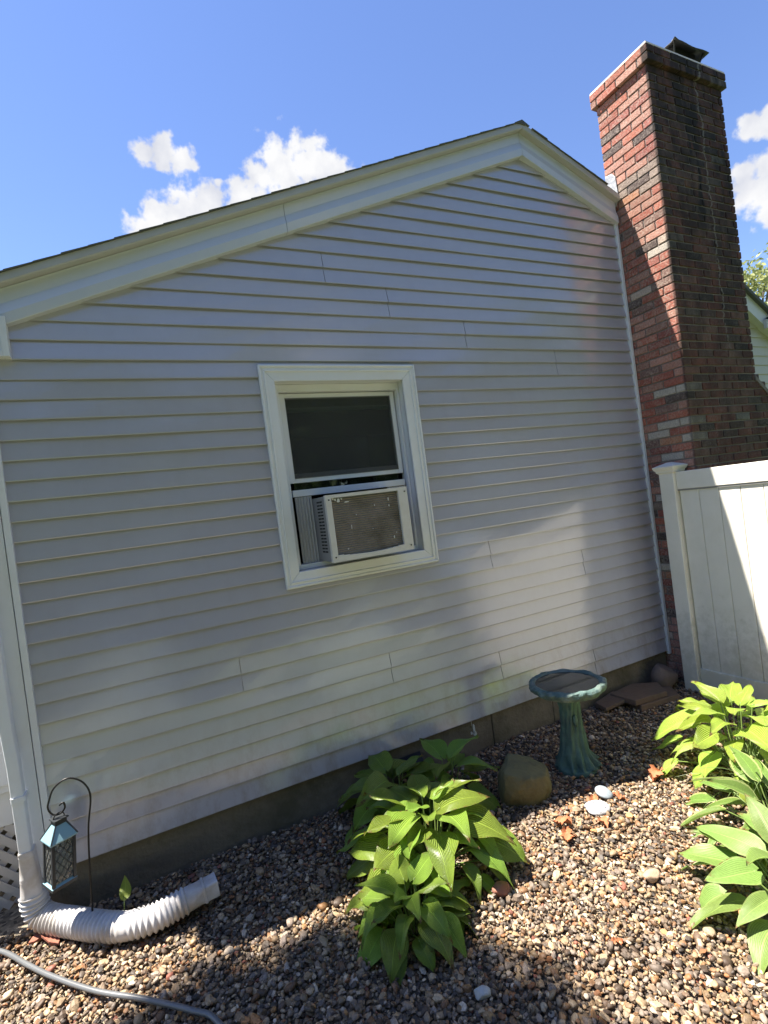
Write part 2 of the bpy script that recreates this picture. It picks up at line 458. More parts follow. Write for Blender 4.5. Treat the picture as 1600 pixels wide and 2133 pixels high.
def brick_mat(name, from_object):
    M = bpy.data.materials.new(name)
    M.use_nodes = True
    t, b = nodes_of(M)
    b.inputs['Roughness'].default_value = .88
    b.inputs['Specular IOR Level'].default_value = .25
    if from_object:
        src = t.nodes.new('ShaderNodeObjectInfo').outputs['Color']
    else:
        a = t.nodes.new('ShaderNodeAttribute'); a.attribute_name = 'col'
        src = a.outputs['Color']
    geo = t.nodes.new('ShaderNodeNewGeometry')
    pos = geo.outputs['Position']

    def noise(scale, detail=6, rough=.6, stretch=None, loc=(0, 0, 0)):
        v = pos
        mp = t.nodes.new('ShaderNodeMapping')
        mp.inputs['Location'].default_value = loc
        mp.inputs['Scale'].default_value = stretch or (1, 1, 1)
        t.links.new(v, mp.inputs['Vector'])
        n = t.nodes.new('ShaderNodeTexNoise')
        n.inputs['Scale'].default_value = scale; n.inputs['Detail'].default_value = detail; n.inputs['Roughness'].default_value = rough
        t.links.new(mp.outputs[0], n.inputs['Vector'])
        return n.outputs['Fac']

    def rng(v, a, bb, lo=0.0, hi=1.0):
        n = t.nodes.new('ShaderNodeMapRange')
        n.inputs['From Min'].default_value = a; n.inputs['From Max'].default_value = bb
        n.inputs['To Min'].default_value = lo; n.inputs['To Max'].default_value = hi
        t.links.new(v, n.inputs['Value'])
        return n.outputs[0]

    def mth(op, a, bb):
        n = t.nodes.new('ShaderNodeMath'); n.operation = op
        for i, v in enumerate((a, bb)):
            if isinstance(v, (int, float)): n.inputs[i].default_value = v
            else: t.links.new(v, n.inputs[i])
        return n.outputs[0]

    def mixc(f, a, bb):
        n = t.nodes.new('ShaderNodeMix'); n.data_type = 'RGBA'
        t.links.new(f, n.inputs['Factor'])
        if isinstance(a, tuple): n.inputs['A'].default_value = (*a, 1)
        else: t.links.new(a, n.inputs['A'])
        if isinstance(bb, tuple): n.inputs['B'].default_value = (*bb, 1)
        else: t.links.new(bb, n.inputs['B'])
        return n.outputs['Result']
    g = noise(70, 6)
    sc = t.nodes.new('ShaderNodeVectorMath'); sc.operation = 'SCALE'
    t.links.new(src, sc.inputs[0]); t.links.new(rng(g, .3, .7, .62, 1.3), sc.inputs['Scale'])
    col = sc.outputs[0]
    # lime bloom in patches
    f = mth('MULTIPLY', rng(noise(60, 7, .75), .46, .66), rng(noise(2.6, 4, .6, None, (3, 1, 7)), .32, .62, .18, .9))
    col = mixc(f, col, (.46, .38, .32))
    # soot runs down the street face from the flue, plus that face's painted shade
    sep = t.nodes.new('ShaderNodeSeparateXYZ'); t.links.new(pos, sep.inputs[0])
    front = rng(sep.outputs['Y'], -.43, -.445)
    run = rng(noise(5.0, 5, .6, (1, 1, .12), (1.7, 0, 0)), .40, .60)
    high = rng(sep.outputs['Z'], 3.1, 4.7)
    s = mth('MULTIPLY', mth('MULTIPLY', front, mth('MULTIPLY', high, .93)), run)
    broad = mth('MULTIPLY', mth('MULTIPLY', front, rng(sep.outputs['Z'], 1.6, 4.2, .74, .97)), rng(noise(7, 6, .65, (1, 1, .5), (5, 2, 0)), .30, .60, .62, 1.0))  # overall soot together with the front's shade, put into the brick colour
    xs_ = mth('ABSOLUTE', mth('SUBTRACT', mth('ADD', sep.outputs['X'], mth('MULTIPLY', noise(4, 4, .6, (1, 1, .6)), .22)), 4.72), 0.0)
    core_ = mth('MULTIPLY', mth('MULTIPLY', rng(xs_, .16, .05), rng(sep.outputs['Z'], 3.3, 3.9)), front)
    core_ = mth('MULTIPLY', core_, rng(noise(9, 5, .6, (1, 1, .25), (2, 2, 1)), .30, .50, .35, 1.0))
    # a pale lime run crosses the soot
    lime = mth('MULTIPLY', mth('MULTIPLY', rng(mth('ABSOLUTE', mth('SUBTRACT', mth('ADD', sep.outputs['X'], mth('MULTIPLY', noise(2.2, 6, .7, (.4, 1, 1), (8, 0, 0)), .30)), 4.90), 0.0), .012, .004), front), rng(sep.outputs['Z'], 2.7, 3.0, 0, .55))
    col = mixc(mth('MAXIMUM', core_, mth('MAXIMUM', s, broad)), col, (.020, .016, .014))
    col = mixc(lime, col, (.30, .27, .24))
    t.links.new(col, b.inputs['Base Color'])
    bp = t.nodes.new('ShaderNodeBump'); bp.inputs['Strength'].default_value = .8; bp.inputs['Distance'].default_value = .006
    t.links.new(noise(95, 5), bp.inputs['Height']); t.links.new(bp.outputs[0], b.inputs['Normal'])
    return M


LETTERED = mat('white_painted_stone', (.42, .42, .43), rough=.6, var=.06, scale=30)
t, b = nodes_of(LETTERED)
geo_ = t.nodes.new('ShaderNodeNewGeometry')
nl = t.nodes.new('ShaderNodeTexNoise'); nl.inputs['Scale'].default_value = 48; nl.inputs['Detail'].default_value = 1
t.links.new(geo_.outputs['Position'], nl.inputs['Vector'])
ml = t.nodes.new('ShaderNodeMath'); ml.operation = 'COMPARE'; ml.inputs[1].default_value = .5; ml.inputs[2].default_value = .016
t.links.new(nl.outputs['Fac'], ml.inputs[0])
mxl = t.nodes.new('ShaderNodeMix'); mxl.data_type = 'RGBA'
mxl.inputs['B'].default_value = (.04, .04, .05, 1)
t.links.new(ml.outputs[0], mxl.inputs['Factor'])
t.links.new(b.inputs['Base Color'].links[0].from_socket, mxl.inputs['A'])
t.links.new(mxl.outputs['Result'], b.inputs['Base Color'])
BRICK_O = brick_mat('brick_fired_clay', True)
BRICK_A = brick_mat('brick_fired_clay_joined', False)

nodes_of(SIDING)[1].inputs['Coat Roughness'].default_value = .14
# soil splash and algae at the foot of the fence
t, b = nodes_of(VINYL)
geo_ = t.nodes.new('ShaderNodeNewGeometry')
sp_ = t.nodes.new('ShaderNodeSeparateXYZ'); t.links.new(geo_.outputs['Position'], sp_.inputs[0])
nd = t.nodes.new('ShaderNodeTexNoise'); nd.inputs['Scale'].default_value = 14; nd.inputs['Detail'].default_value = 9; nd.inputs['Roughness'].default_value = .7
t.links.new(geo_.outputs['Position'], nd.inputs['Vector'])
ma = t.nodes.new('ShaderNodeMath'); ma.operation = 'MULTIPLY_ADD'; ma.inputs[1].default_value = 1.1; 
t.links.new(nd.outputs['Fac'], ma.inputs[0])
mz = t.nodes.new('ShaderNodeMapRange'); mz.inputs['From Min'].default_value = .9; mz.inputs['From Max'].default_value = .0; mz.inputs['To Min'].default_value = -.62; mz.inputs['To Max'].default_value = .10
t.links.new(sp_.outputs['Z'], mz.inputs['Value']); t.links.new(mz.outputs[0], ma.inputs[2])
mc = t.nodes.new('ShaderNodeMapRange'); mc.inputs['From Min'].default_value = .12; mc.inputs['From Max'].default_value = .50; mc.inputs['To Max'].default_value = .38
t.links.new(ma.outputs[0], mc.inputs['Value'])
mg = t.nodes.new('ShaderNodeMix'); mg.data_type = 'RGBA'; mg.inputs['B'].default_value = (.30, .29, .19, 1)
t.links.new(mc.outputs[0], mg.inputs['Factor'])
t.links.new(b.inputs['Base Color'].links[0].from_socket, mg.inputs['A'])
t.links.new(mg.outputs['Result'], b.inputs['Base Color'])
# splash grime low on the wall, faint run marks
t, b = nodes_of(SIDING)
geo_ = t.nodes.new('ShaderNodeNewGeometry')
sp_ = t.nodes.new('ShaderNodeSeparateXYZ'); t.links.new(geo_.outputs['Position'], sp_.inputs[0])
mz = t.nodes.new('ShaderNodeMapRange'); mz.inputs['From Min'].default_value = .75; mz.inputs['From Max'].default_value = .22
mz.inputs['To Max'].default_value = .75
t.links.new(sp_.outputs['Z'], mz.inputs['Value'])
mp_ = t.nodes.new('ShaderNodeMapping'); mp_.inputs['Scale'].default_value = (1.0, 1, .45)
t.links.new(geo_.outputs['Position'], mp_.inputs['Vector'])
nd = t.nodes.new('ShaderNodeTexNoise'); nd.inputs['Scale'].default_value = 9; nd.inputs['Detail'].default_value = 9; nd.inputs['Roughness'].default_value = .72
t.links.new(mp_.outputs[0], nd.inputs['Vector'])
md_ = t.nodes.new('ShaderNodeMapRange'); md_.inputs['From Min'].default_value = .46; md_.inputs['From Max'].default_value = .72
t.links.new(nd.outputs['Fac'], md_.inputs['Value'])
mm = t.nodes.new('ShaderNodeMath'); mm.operation = 'MULTIPLY'
t.links.new(md_.outputs[0], mm.inputs[0])
ma = t.nodes.new('ShaderNodeMath'); ma.operation = 'ADD'; ma.inputs[1].default_value = .10
t.links.new(mz.outputs[0], ma.inputs[0]); t.links.new(ma.outputs[0], mm.inputs[1])
mg = t.nodes.new('ShaderNodeMix'); mg.data_type = 'RGBA'; mg.inputs['B'].default_value = (.27, .235, .19, 1)
t.links.new(mm.outputs[0], mg.inputs['Factor'])
t.links.new(b.inputs['Base Color'].links[0].from_socket, mg.inputs['A'])
t.links.new(mg.outputs['Result'], b.inputs['Base Color'])

# ground: gravel tone near the bed, lawn beyond
GROUND = bpy.data.materials.new('ground_soil')
GROUND.use_nodes = True
t, b = nodes_of(GROUND)
b.inputs['Roughness'].default_value = .95
geo = t.nodes.new('ShaderNodeNewGeometry')
vo = t.nodes.new('ShaderNodeTexVoronoi'); vo.inputs['Scale'].default_value = 55
t.links.new(geo.outputs['Position'], vo.inputs['Vector'])
ramp = t.nodes.new('ShaderNodeValToRGB')
ramp.color_ramp.elements[0].color = (.05, .04, .03, 1); ramp.color_ramp.elements[1].color = (.30, .25, .18, 1)
sepc = t.nodes.new('ShaderNodeSeparateColor'); t.links.new(vo.outputs['Color'], sepc.inputs[0])
t.links.new(sepc.outputs[0], ramp.inputs['Fac'])
gn = t.nodes.new('ShaderNodeTexNoise'); gn.inputs['Scale'].default_value = 6
t.links.new(geo.outputs['Position'], gn.inputs['Vector'])
gr = t.nodes.new('ShaderNodeValToRGB')
gr.color_ramp.elements[0].color = (.035, .06, .015, 1); gr.color_ramp.elements[1].color = (.09, .13, .035, 1)
t.links.new(gn.outputs['Fac'], gr.inputs['Fac'])
dist = t.nodes.new('ShaderNodeVectorMath'); dist.operation = 'DISTANCE'
dist.inputs[1].default_value = (1.5, -1.0, 0)
t.links.new(geo.outputs['Position'], dist.inputs[0])
rr = t.nodes.new('ShaderNodeMapRange'); rr.inputs['From Min'].default_value = 3.6; rr.inputs['From Max'].default_value = 4.0
t.links.new(dist.outputs['Value'], rr.inputs['Value'])
mx = t.nodes.new('ShaderNodeMix'); mx.data_type = 'RGBA'
t.links.new(rr.outputs[0], mx.inputs['Factor']); t.links.new(ramp.outputs['Color'], mx.inputs['A']); t.links.new(gr.outputs['Color'], mx.inputs['B'])
t.links.new(mx.outputs['Result'], b.inputs['Base Color'])


# ------------------------------------------------------------------ mesh helpers
class MB:
    def __init__(s):
        s.v = []; s.f = []; s.uv = None

    def add(s, v, f):
        n = len(s.v)
        s.v += [tuple(p) for p in v]
        s.f += [tuple(i + n for i in q) for q in f]
        return s

    def box(s, x0, x1, y0, y1, z0, z1):
        return s.add([(x0, y0, z0), (x1, y0, z0), (x1, y1, z0), (x0, y1, z0), (x0, y0, z1), (x1, y0, z1), (x1, y1, z1), (x0, y1, z1)],
                     [(0, 3, 2, 1), (4, 5, 6, 7), (0, 1, 5, 4), (1, 2, 6, 5), (2, 3, 7, 6), (3, 0, 4, 7)])

    def loft(s, rings, cap=True, closed=True):
        n = len(rings[0]); base = len(s.v)
        for r in rings:
            s.v += [tuple(p) for p in r]
        for i in range(len(rings) - 1):
            for j in range(n if closed else n - 1):
                k = (j + 1) % n
                s.f.append((base + i * n + j, base + i * n + k, base + (i + 1) * n + k, base + (i + 1) * n + j))
        if cap:
            s.f.append(tuple(base + j for j in reversed(range(n))))
            s.f.append(tuple(base + (len(rings) - 1) * n + j for j in range(n)))
        return s

    def tube(s, pts, rad, seg=8, cap=True):
        pts = [Vector(p) for p in pts]
        rad = rad if hasattr(rad, '__len__') else [rad] * len(pts)
        rings = []
        ref = None
        for i, p in enumerate(pts):
            d = (pts[min(i + 1, len(pts) - 1)] - pts[max(i - 1, 0)]).normalized()
            if ref is None:
                ref = Vector((0, 0, 1)) if abs(d.z) < .9 else Vector((1, 0, 0))
            a = (ref - d * ref.dot(d)).normalized()
            ref = a
            bb = d.cross(a)
            rings.append([p + (a * math.cos(2 * PI * j / seg) + bb * math.sin(2 * PI * j / seg)) * rad[i] for j in range(seg)])
        return s.loft(rings, cap)


def wloc(o):
    v = Vector(o.location)
    while o.parent:
        o = o.parent
        v = v + Vector(o.location)
    return v


def new_mesh(name, v, f, smooth=False, sharp=None):
    me = bpy.data.meshes.new(name)
    me.from_pydata([tuple(p) for p in v], [], f)
    me.update()
    if smooth:
        me.polygons.foreach_set('use_smooth', [True] * len(me.polygons))
        if sharp:
            me.set_sharp_from_angle(angle=math.radians(sharp))
    return me


def obj(name, mb, material, parent=None, smooth=False, sharp=None, bevel=0.0, uv=None):
    """one mesh object; vertices come in world space and are stored relative to the parent"""
    off = wloc(parent) if parent else Vector((0, 0, 0))
    arr = np.array(mb.v, dtype=float) - np.array(off)
    c = (arr.min(0) + arr.max(0)) / 2 if parent is None else np.zeros(3)
    if parent is None:
        c[2] = arr[:, 2].min()
    arr = arr - c
    me = new_mesh(name, arr.tolist(), mb.f, smooth, sharp)
    me.materials.append(material)
    o = bpy.data.objects.new(name, me)
    COL.objects.link(o)
    o.location = tuple(c)
    if parent:
        o.parent = parent
    if bevel:
        md = o.modifiers.new('edge', 'BEVEL')
        md.width = bevel; md.segments = 2; md.limit_method = 'ANGLE'
    return o


def empty(name, loc, label, cat, group=None):
    o = bpy.data.objects.new(name, None)
    COL.objects.link(o)
    o.location = loc
    o.empty_display_size = .1
    return tag(o, label, cat, group)


def tag(o, label, cat, group=None):
    o['label'] = label
    o['category'] = cat
    if group:
        o['group'] = group
    return o


def structure(o):
    o['kind'] = 'structure'
    return o


def project(p):
    v = Vector(p) - CAM
    w = v.dot(FWD)
    if w <= .01:
        return (-9999, -9999, w)
    return (800 + 1088.6 * v.dot(RIGHT) / w, 1066.5 - 1088.6 * v.dot(UP) / w, w)


# ------------------------------------------------------------------ ground
def gz(x, y):
    return .012 * math.sin(x * 2.1 + 1.0) * math.sin(y * 2.7) + .006 * math.sin(x * 6.3 + y * 5.1)


mb = MB()
xs = [-300, -60, -15, -6] + [-3 + .25 * i for i in range(33)] + [8, 16, 60, 300]
ys = [-300, -60, -15, -6] + [-4 + .25 * i for i in range(17)] + [1, 4, 16, 60, 300]
for yv in ys:
    for xv in xs:
        inside = -3 <= xv <= 5 and -4 <= yv <= 0
        mb.v.append((xv, yv, (gz(xv, yv) if inside else 0) - .016))
nx = len(xs)
for j in range(len(ys) - 1):
    for i in range(nx - 1):
        mb.f.append((j * nx + i, j * nx + i + 1, (j + 1) * nx + i + 1, (j + 1) * nx + i))
structure(obj('ground', mb, GROUND, smooth=True))

# ------------------------------------------------------------------ the house
house = empty('house', (1.8, 0, 0), 'grey vinyl sided house gable with a window air conditioner and brick chimney beside it', 'house')
Z0, EXP = .257, .1016
RL = lambda x: 4.423 - .4138 * (3.094 - x)      # underside of the left rake
RR = lambda x: 4.423 - .407 * (x - 3.094)       # underside of the right rake
XL, XR = -.535, 4.092

# structural wall behind the cladding with the window hole
mb = MB()
wx0, wx1, wz0, wz1 = .868, 1.792, 1.482, 2.69
for (a, c, d, e) in ((-.62, wx0, .252, 2.90), (wx1, 4.9, .252, 3.70), (wx0, wx1, .252, wz0)):
    mb.box(a, c, .001, .14, d, e)
top_poly = [(-.62, 2.9), (wx0, 2.9), (wx0, wz1), (wx1, wz1), (wx1, 3.70), (4.9, 3.70), (3.12, 4.45), ]
for (pl) in ([(-.62, 2.9), (wx0, 2.9), (wx0, RL(wx0) + .02), (-.62, RL(-.62) + .02)],
             [(wx0, wz1), (wx1, wz1), (wx1, RL(wx1) + .02), (wx0, RL(wx0) + .02)],
             [(wx1, 3.70), (3.094, 3.70), (3.094, RL(3.094) + .02), (wx1, RL(wx1) + .02)],
             [(3.094, 3.70), (4.9, 3.70), (4.9, RR(4.9) + .02), (3.094, RR(3.094) + .02)]):
    mb.loft([[(x, .0, z) for x, z in pl], [(x, .14, z) for x, z in pl]])
mb.box(-.62, -.50, .14, 8, .15, 2.95)
mb.box(4.78, 4.9, .14, 8, .15, 3.65)
mb.box(-.62, 4.9, 8, 8.12, .15, 3.4)
obj('wall', mb, SIDING, house)
# room behind the window
mb = MB()
mb.box(.3, 2.4, 2.0, 2.04, .9, 3.0).box(.3, 2.4, .15, 2.0, .88, .9).box(.3, 2.4, .15, 2.0, 3.0, 3.02)
mb.box(.28, .3, .15, 2.04, .88, 3.02).box(2.4, 2.42, .15, 2.04, .88, 3.02)
obj('room_lining', mb, INTERIOR, house)

SEAMS = {0: 3.225, 1: 2.297, 2: 1.418, 3: .465, 4: 3.235, 5: 2.33, 12: 3.213, 13: 2.355, 14: 1.747, 15: 1.305}
n_course = 41
for i in range(n_course):
    zb = Z0 + i * EXP
    zt = zb + EXP + .005
    if i == 0:
        zb -= .014
    # limits at the bottom and the top edge of this course
    def lim(z):
        lo, hi = XL, XR
        if z > RL(XL) + .06:
            lo = 3.094 - (4.423 + .06 - z) / .4138
        if z > RR(XR) + .06:
            hi = 3.094 + (4.423 + .06 - z) / .407
        return lo, hi
    lb, hb = lim(zb); lt, ht = lim(min(zt, 4.47))
    if hb - lb < .05:
        continue
    if ht < lt:
        lt = ht = 3.094
    cuts = []
    k = i // 2
    if k in SEAMS:
        cuts.append((SEAMS[k] - .0019, SEAMS[k] + .0019))
    if zt > wz0 + .02 and zb < wz1 - .01:
        cuts.append((.845, 1.815))
    cuts.sort()
    segs = []
    s0 = None
    a_b, a_t = lb, lt
    for (c0, c1) in cuts:
        segs.append((a_b, a_t, c0, c0)); a_b = a_t = c1
    segs.append((a_b, a_t, hb, ht))
    for (b0, t0, b1, t1) in segs:
        wob = rnd.uniform(-.0008, .0008)
        prof = [(.0, .016), (-.0145 + wob, .016), (-.0150 + wob, .0), (-.0168 + wob, .0), (-.0178 + wob, .004), (-.0170 + wob, .010), (-.0030, 1), (.0, 1)]
        A, B = [], []
        nseg = max(1, int((b1 - b0) / .16))
        rings = []
        for q in range(nseg + 1):
            f = q / nseg
            xb = b0 + (b1 - b0) * f; xt = t0 + (t1 - t0) * f
            wav = .0020 * math.sin(xb * 3.1 + i * 1.7) + .0010 * math.sin(xb * 8 + i * 2.3)
            ring = []
            for (yy, hh) in prof:
                if hh == 1:
                    ring.append((xt, yy, min(zt, 4.475)))
                else:
                    ring.append((xb, yy + (wav if yy < -.005 else 0), zb + hh))
            rings.append(ring)
        m_ = MB().loft(rings)
        obj('siding_plank', m_, SIDING, house)

# foundation: three pours with narrow joints
for (a, c) in ((-.60, 2.168), (2.174, 2.751), (2.757, 4.10)):
    obj('foundation_section', MB().box(a, c, .012 + rnd.uniform(0, .004), .20, -.3, .248), CONCRETE, house, bevel=.004)

# corner board, end trim, eave return
mb = MB().box(-.63, -.566, -.028, .02, .236, 2.93)
obj('corner_board', mb, WHITE, house, bevel=.002)
obj('corner_bead', MB().box(-.562, -.532, -.034, .01, .238, 2.93), WHITE, house, bevel=.003)
obj('end_trim', MB().box(4.094, 4.122, -.030, .0, .215, 4.06), WHITE, house, bevel=.003)
mb = MB().box(-1.0, -.462, -.058, -.002, 2.83, 3.06)
ret = obj('eave_return', mb, WHITE, house, bevel=.002)
obj('return_trim', MB().box(-.462, -.434, -.066, -.002, 2.80, 3.0), WHITE, ret, bevel=.002)
obj('return_trim', MB().box(-1.0, -.4625, -.065, -.002, 2.80, 2.83), WHITE, ret, bevel=.002)

# rake boards (profiled aluminium), three lengths
PROF = [(-.004, 0.0), (-.050, 0.0), (-.052, .004), (-.053, .056), (-.036, .112), (-.036, .178), (-.038, .185), (-.004, .185)]


def rake(x0, x1, fz, material, prof=PROF, name='rake_board'):
    rings = []
    for x in (x0, x1):
        rings.append([(x, yy, fz(x) + dz) for yy, dz in prof])
    return obj(name, MB().loft(rings), material, house)


rake(-1.02, 1.083, RL, RAKE)
rake(1.086, 3.0925, RL, RAKE)
rake(3.0955, 4.105, RR, RAKE)
DP = [(-.004, .188), (-.082, .188), (-.086, .195), (-.084, .236), (-.004, .236)]
rake(-1.04, 3.0925, RL, DRIP, DP, 'drip_edge')
rake(3.0955, 4.115, RR, DRIP, DP, 'drip_edge')

# roof slabs and shingle courses
for (x0, x1, fz, nm) in ((-1.05, 3.094, RL, 0), (3.094, 5.0, RR, 1)):
    ylo = -.004 if nm == 0 else .06
    rings = [[(x, yy, fz(x) + dz) for yy, dz in ((-.002, .10), (8.2, .10), (8.2, .237), (-.002, .237))] for x in (x0, x1)]
    if nm == 1:
        rings = [[(x, yy, fz(x) + dz) for yy, dz in ((.05, .10), (8.2, .10), (8.2, .237), (.05, .237))] for x in (x0, x1)]
        r2 = [[(x, yy, fz(x) + dz) for yy, dz in ((-.002, .10), (.05, .10), (.05, .237), (-.002, .237))] for x in (x0, 4.10)]
    mb = MB().loft(rings)
    if nm == 1:
        mb.loft(r2)
    rf = obj('roof', mb, SHINGLE, house)
    mb = MB()
    n = int(abs(x1 - x0) / .128)
    for k in range(n):
        if nm == 0:
            xa = x0 + k * .128; xb = min(xa + .15, x1)
        else:
            xa = x1 - k * .128; xb = max(xa - .15, x0)
        ys_ = -.092 - rnd.uniform(0, .005)
        if nm == 1 and xa > 4.10:
            ys_ = .06
        lift = .007
        rr_ = [[(xa, ys_, fz(xa) + .238), (xa, 8.2, fz(xa) + .238), (xa, 8.2, fz(xa) + .238 + lift), (xa, ys_, fz(xa) + .238 + lift)],
               [(xb, ys_, fz(xb) + .2375), (xb, 8.2, fz(xb) + .2375), (xb, 8.2, fz(xb) + .240), (xb, ys_, fz(xb) + .240)]]
        mb.loft(rr_)
    mb.loft([[(3.02, -.092, 4.640), (3.02, 8.2, 4.640), (3.094, 8.2, 4.676), (3.094, -.092, 4.676)],
             [(3.168, -.092, 4.640), (3.168, 8.2, 4.640), (3.10, 8.2, 4.674), (3.10, -.092, 4.674)]]) if nm == 0 else None
    sh = obj('shingles', mb, SHINGLE, rf)
    sh['kind'] = 'stuff'

# ------------------------------------------------------------------ window (a part of the house)
ox0, ox1, oz0, oz1 = .793, 1.876, 1.402, 2.773        # casing outside
ix0, ix1, iz0, iz1 = .886, 1.774, 1.498, 2.670        # casing inside
mb = MB()
mb.box(ix0 - .018, ix0 + .0, -.01, .13, iz0, iz1).box(ix1 + .0, ix1 + .018, -.01, .13, iz0, iz1)
mb.box(ix0 - .018, ix1 + .018, -.01, .13, iz1, iz1 + .018).box(ix0 - .018, ix1 + .018, -.012, .13, iz0 - .016, iz0)
win = obj('window', mb, WHITE, house)
# four mitred casing boards with two raised beads each
CP = [(0, -.004), (0, -.030), (.06, -.034), (.13, -.034), (.17, -.027), (.30, -.027), (.34, -.033), (.40, -.033), (.44, -.026), (.97, -.024), (1, -.018), (1, -.004)]


def casing(p_out0, p_out1, p_in1, p_in0):
    r0_, r1_ = [], []
    for f, yy in CP:
        r0_.append((p_out0[0] + (p_in0[0] - p_out0[0]) * f, yy, p_out0[1] + (p_in0[1] - p_out0[1]) * f))
        r1_.append((p_out1[0] + (p_in1[0] - p_out1[0]) * f, yy, p_out1[1] + (p_in1[1] - p_out1[1]) * f))
    obj('casing_board', MB().loft([r0_, r1_]), WHITE, win)


g = .0012
casing((ox0, oz0 + g), (ox0, oz1 - g), (ix0, iz1 - g), (ix0, iz0 + g))
casing((ox1, oz0 + g), (ox1, oz1 - g), (ix1, iz1 - g), (ix1, iz0 + g))
casing((ox0 + g, oz0), (ox1 - g, oz0), (ix1 - g, iz0), (ix0 + g, iz0))
casing((ox0 + g, oz1), (ox1 - g, oz1), (ix1 - g, iz1), (ix0 + g, iz1))


def frame_box(name, x0, x1, z0, z1, wl_, wr, wb, wt_, y0, y1, material, parent, bevel=.002):
    m_ = MB().box(x0, x0 + wl_, y0, y1, z0, z1).box(x1 - wr, x1, y0, y1, z0, z1)
    if wt_: m_.box(x0 + wl_, x1 - wr, y0 + .001, y1, z1 - wt_, z1)
    if wb: m_.box(x0 + wl_, x1 - wr, y0 + .001, y1, z0, z0 + wb)
    return obj(name, m_, material, parent, bevel=bevel)


frame_box('window_frame', ix0 + .002, ix1 - .002, iz0 + .002, iz1 - .002, .032, .016, .030, .045, .045, .125, WHITE, win)
frame_box('upper_sash', .930, 1.748, 2.046, 2.618, .036, .036, .030, .032, .082, .112, WHITE, win)
obj('glass_pane', MB().box(.960, 1.718, .094, .098, 2.070, 2.592), GLASS, win)
obj('lower_rail', MB().box(.935, 1.745, .070, .100, 1.958, 2.000), WHITE, win, bevel=.002)
obj('glass_pane', MB().box(.960, 1.718, .108, .111, 2.000, 2.5), GLASS, win)
obj('insect_screen', MB().box(.964, 1.714, .0795, .0803, 2.072, 2.590), SCREEN, win)
obj('screen_bar', MB().box(.966, 1.712, .0815, .092, 2.0765, 2.104), AC_GREY, win)
obj('inner_shade', MB().box(.93, 1.75, .134, .142, 2.36, 2.67).box(.93, 1.75, .128, .146, 2.335, 2.36), SHADE_CLOTH, win)
obj('inner_rail', MB().box(.93, 1.75, .115, .13, 2.505, 2.535), WHITE, win)

# ------------------------------------------------------------------ window air conditioner
AX0, AX1, AZ0, AZ1, AY = 1.050, 1.606, 1.531, 1.937, -.195
ac = empty('window_air_conditioner', (1.33, .0, AZ0), 'weathered box air conditioner jutting from the open lower window', 'air conditioner')
mb = MB().box(AX0 + .004, AX1 - .004, AY + .03, .35, AZ0 + .004, AZ1 - .004)
obj('housing', mb, AC_GREY, ac)
mb = MB()
mb.box(AX0, AX0 + .036, AY, AY + .03, AZ0, AZ1).box(AX1 - .066, AX1, AY, AY + .03, AZ0, AZ1)
mb.box(AX0 + .036, AX1 - .066, AY + .001, AY + .03, AZ1 - .020, AZ1)
n = 12
for k in range(n):      # sagging bottom lip
    f0, f1 = k / n, (k + 1) / n
    xa = AX0 + .036 + (AX1 - .066 - AX0 - .036) * f0; xb = AX0 + .036 + (AX1 - .066 - AX0 - .036) * f1
    zt = AZ0 + .046 - .018 * math.sin(PI * (f0 + f1) / 2) ** .6
    mb.box(xa, xb, AY + .001, AY + .03, AZ0, zt)
obj('rear_frame', mb, AC_WHITE, ac)
# ribbed condenser behind the frame
rings = []
nr = 52
for k in range(nr + 1):
    z = AZ0 + .02 + (AZ1 - .03 - AZ0 - .02) * k / nr
    yy = AY + .016 + (.0055 if k % 2 else 0)
    rings.append([(AX0 + .03 + (AX1 - AX0 - .09) * q / 10, yy + .0012 * math.sin(q * 2.2 + k * .13), z) for q in range(11)])
obj('condenser_fins', MB().loft(rings, cap=False, closed=False), AC_FIN, ac)
# paint chips and a torn foil corner
for (px, pz, w_, h_) in ((1.115, 1.905, .014, .016), (1.135, 1.897, .020, .028), (1.155, 1.908, .012, .012), (1.185, 1.885, .035, .008), (1.43, 1.552, .06, .016), (1.10, 1.912, .012, .012), (1.47, 1.87, .008, .022), (1.47, 1.83, .007, .012), (1.20, 1.73, .005, .03), (1.24, 1.80, .006, .008), (1.37, 1.845, .006, .012), (1.48, 1.63, .007, .018), (1.50, 1.655, .005, .010), (1.16, 1.60, .010, .008), (1.34, 1.70, .006, .006)):
    q = []
    for k in range(9):
        a = k / 9 * 2 * PI
        r_ = rnd.uniform(.35, .62)
        q.append((px + math.cos(a) * w_ * r_, AY + .0105, pz + math.sin(a) * h_ * r_))
    obj('paint_chip', MB().loft([q, [(x, y_ + .002, z) for x, y_, z in q]]), WAX, ac)
# louvre slots on the visible flank (two columns)
for c_ in range(2):
    for r_ in range(16):
        y0 = -.118 + c_ * .052
        z0 = AZ0 + .060 + r_ * .0205
        obj('louvre_slot', MB().box(AX0 - .0005, AX0 + .006, y0, y0 + .040, z0, z0 + .0095), AC_DARK, ac)
obj('side_panel', MB().box(AX0 + .002, AX0 + .0045, AY + .03, .06, AZ0 + .012, AZ1 - .006), AC_GREY, ac)
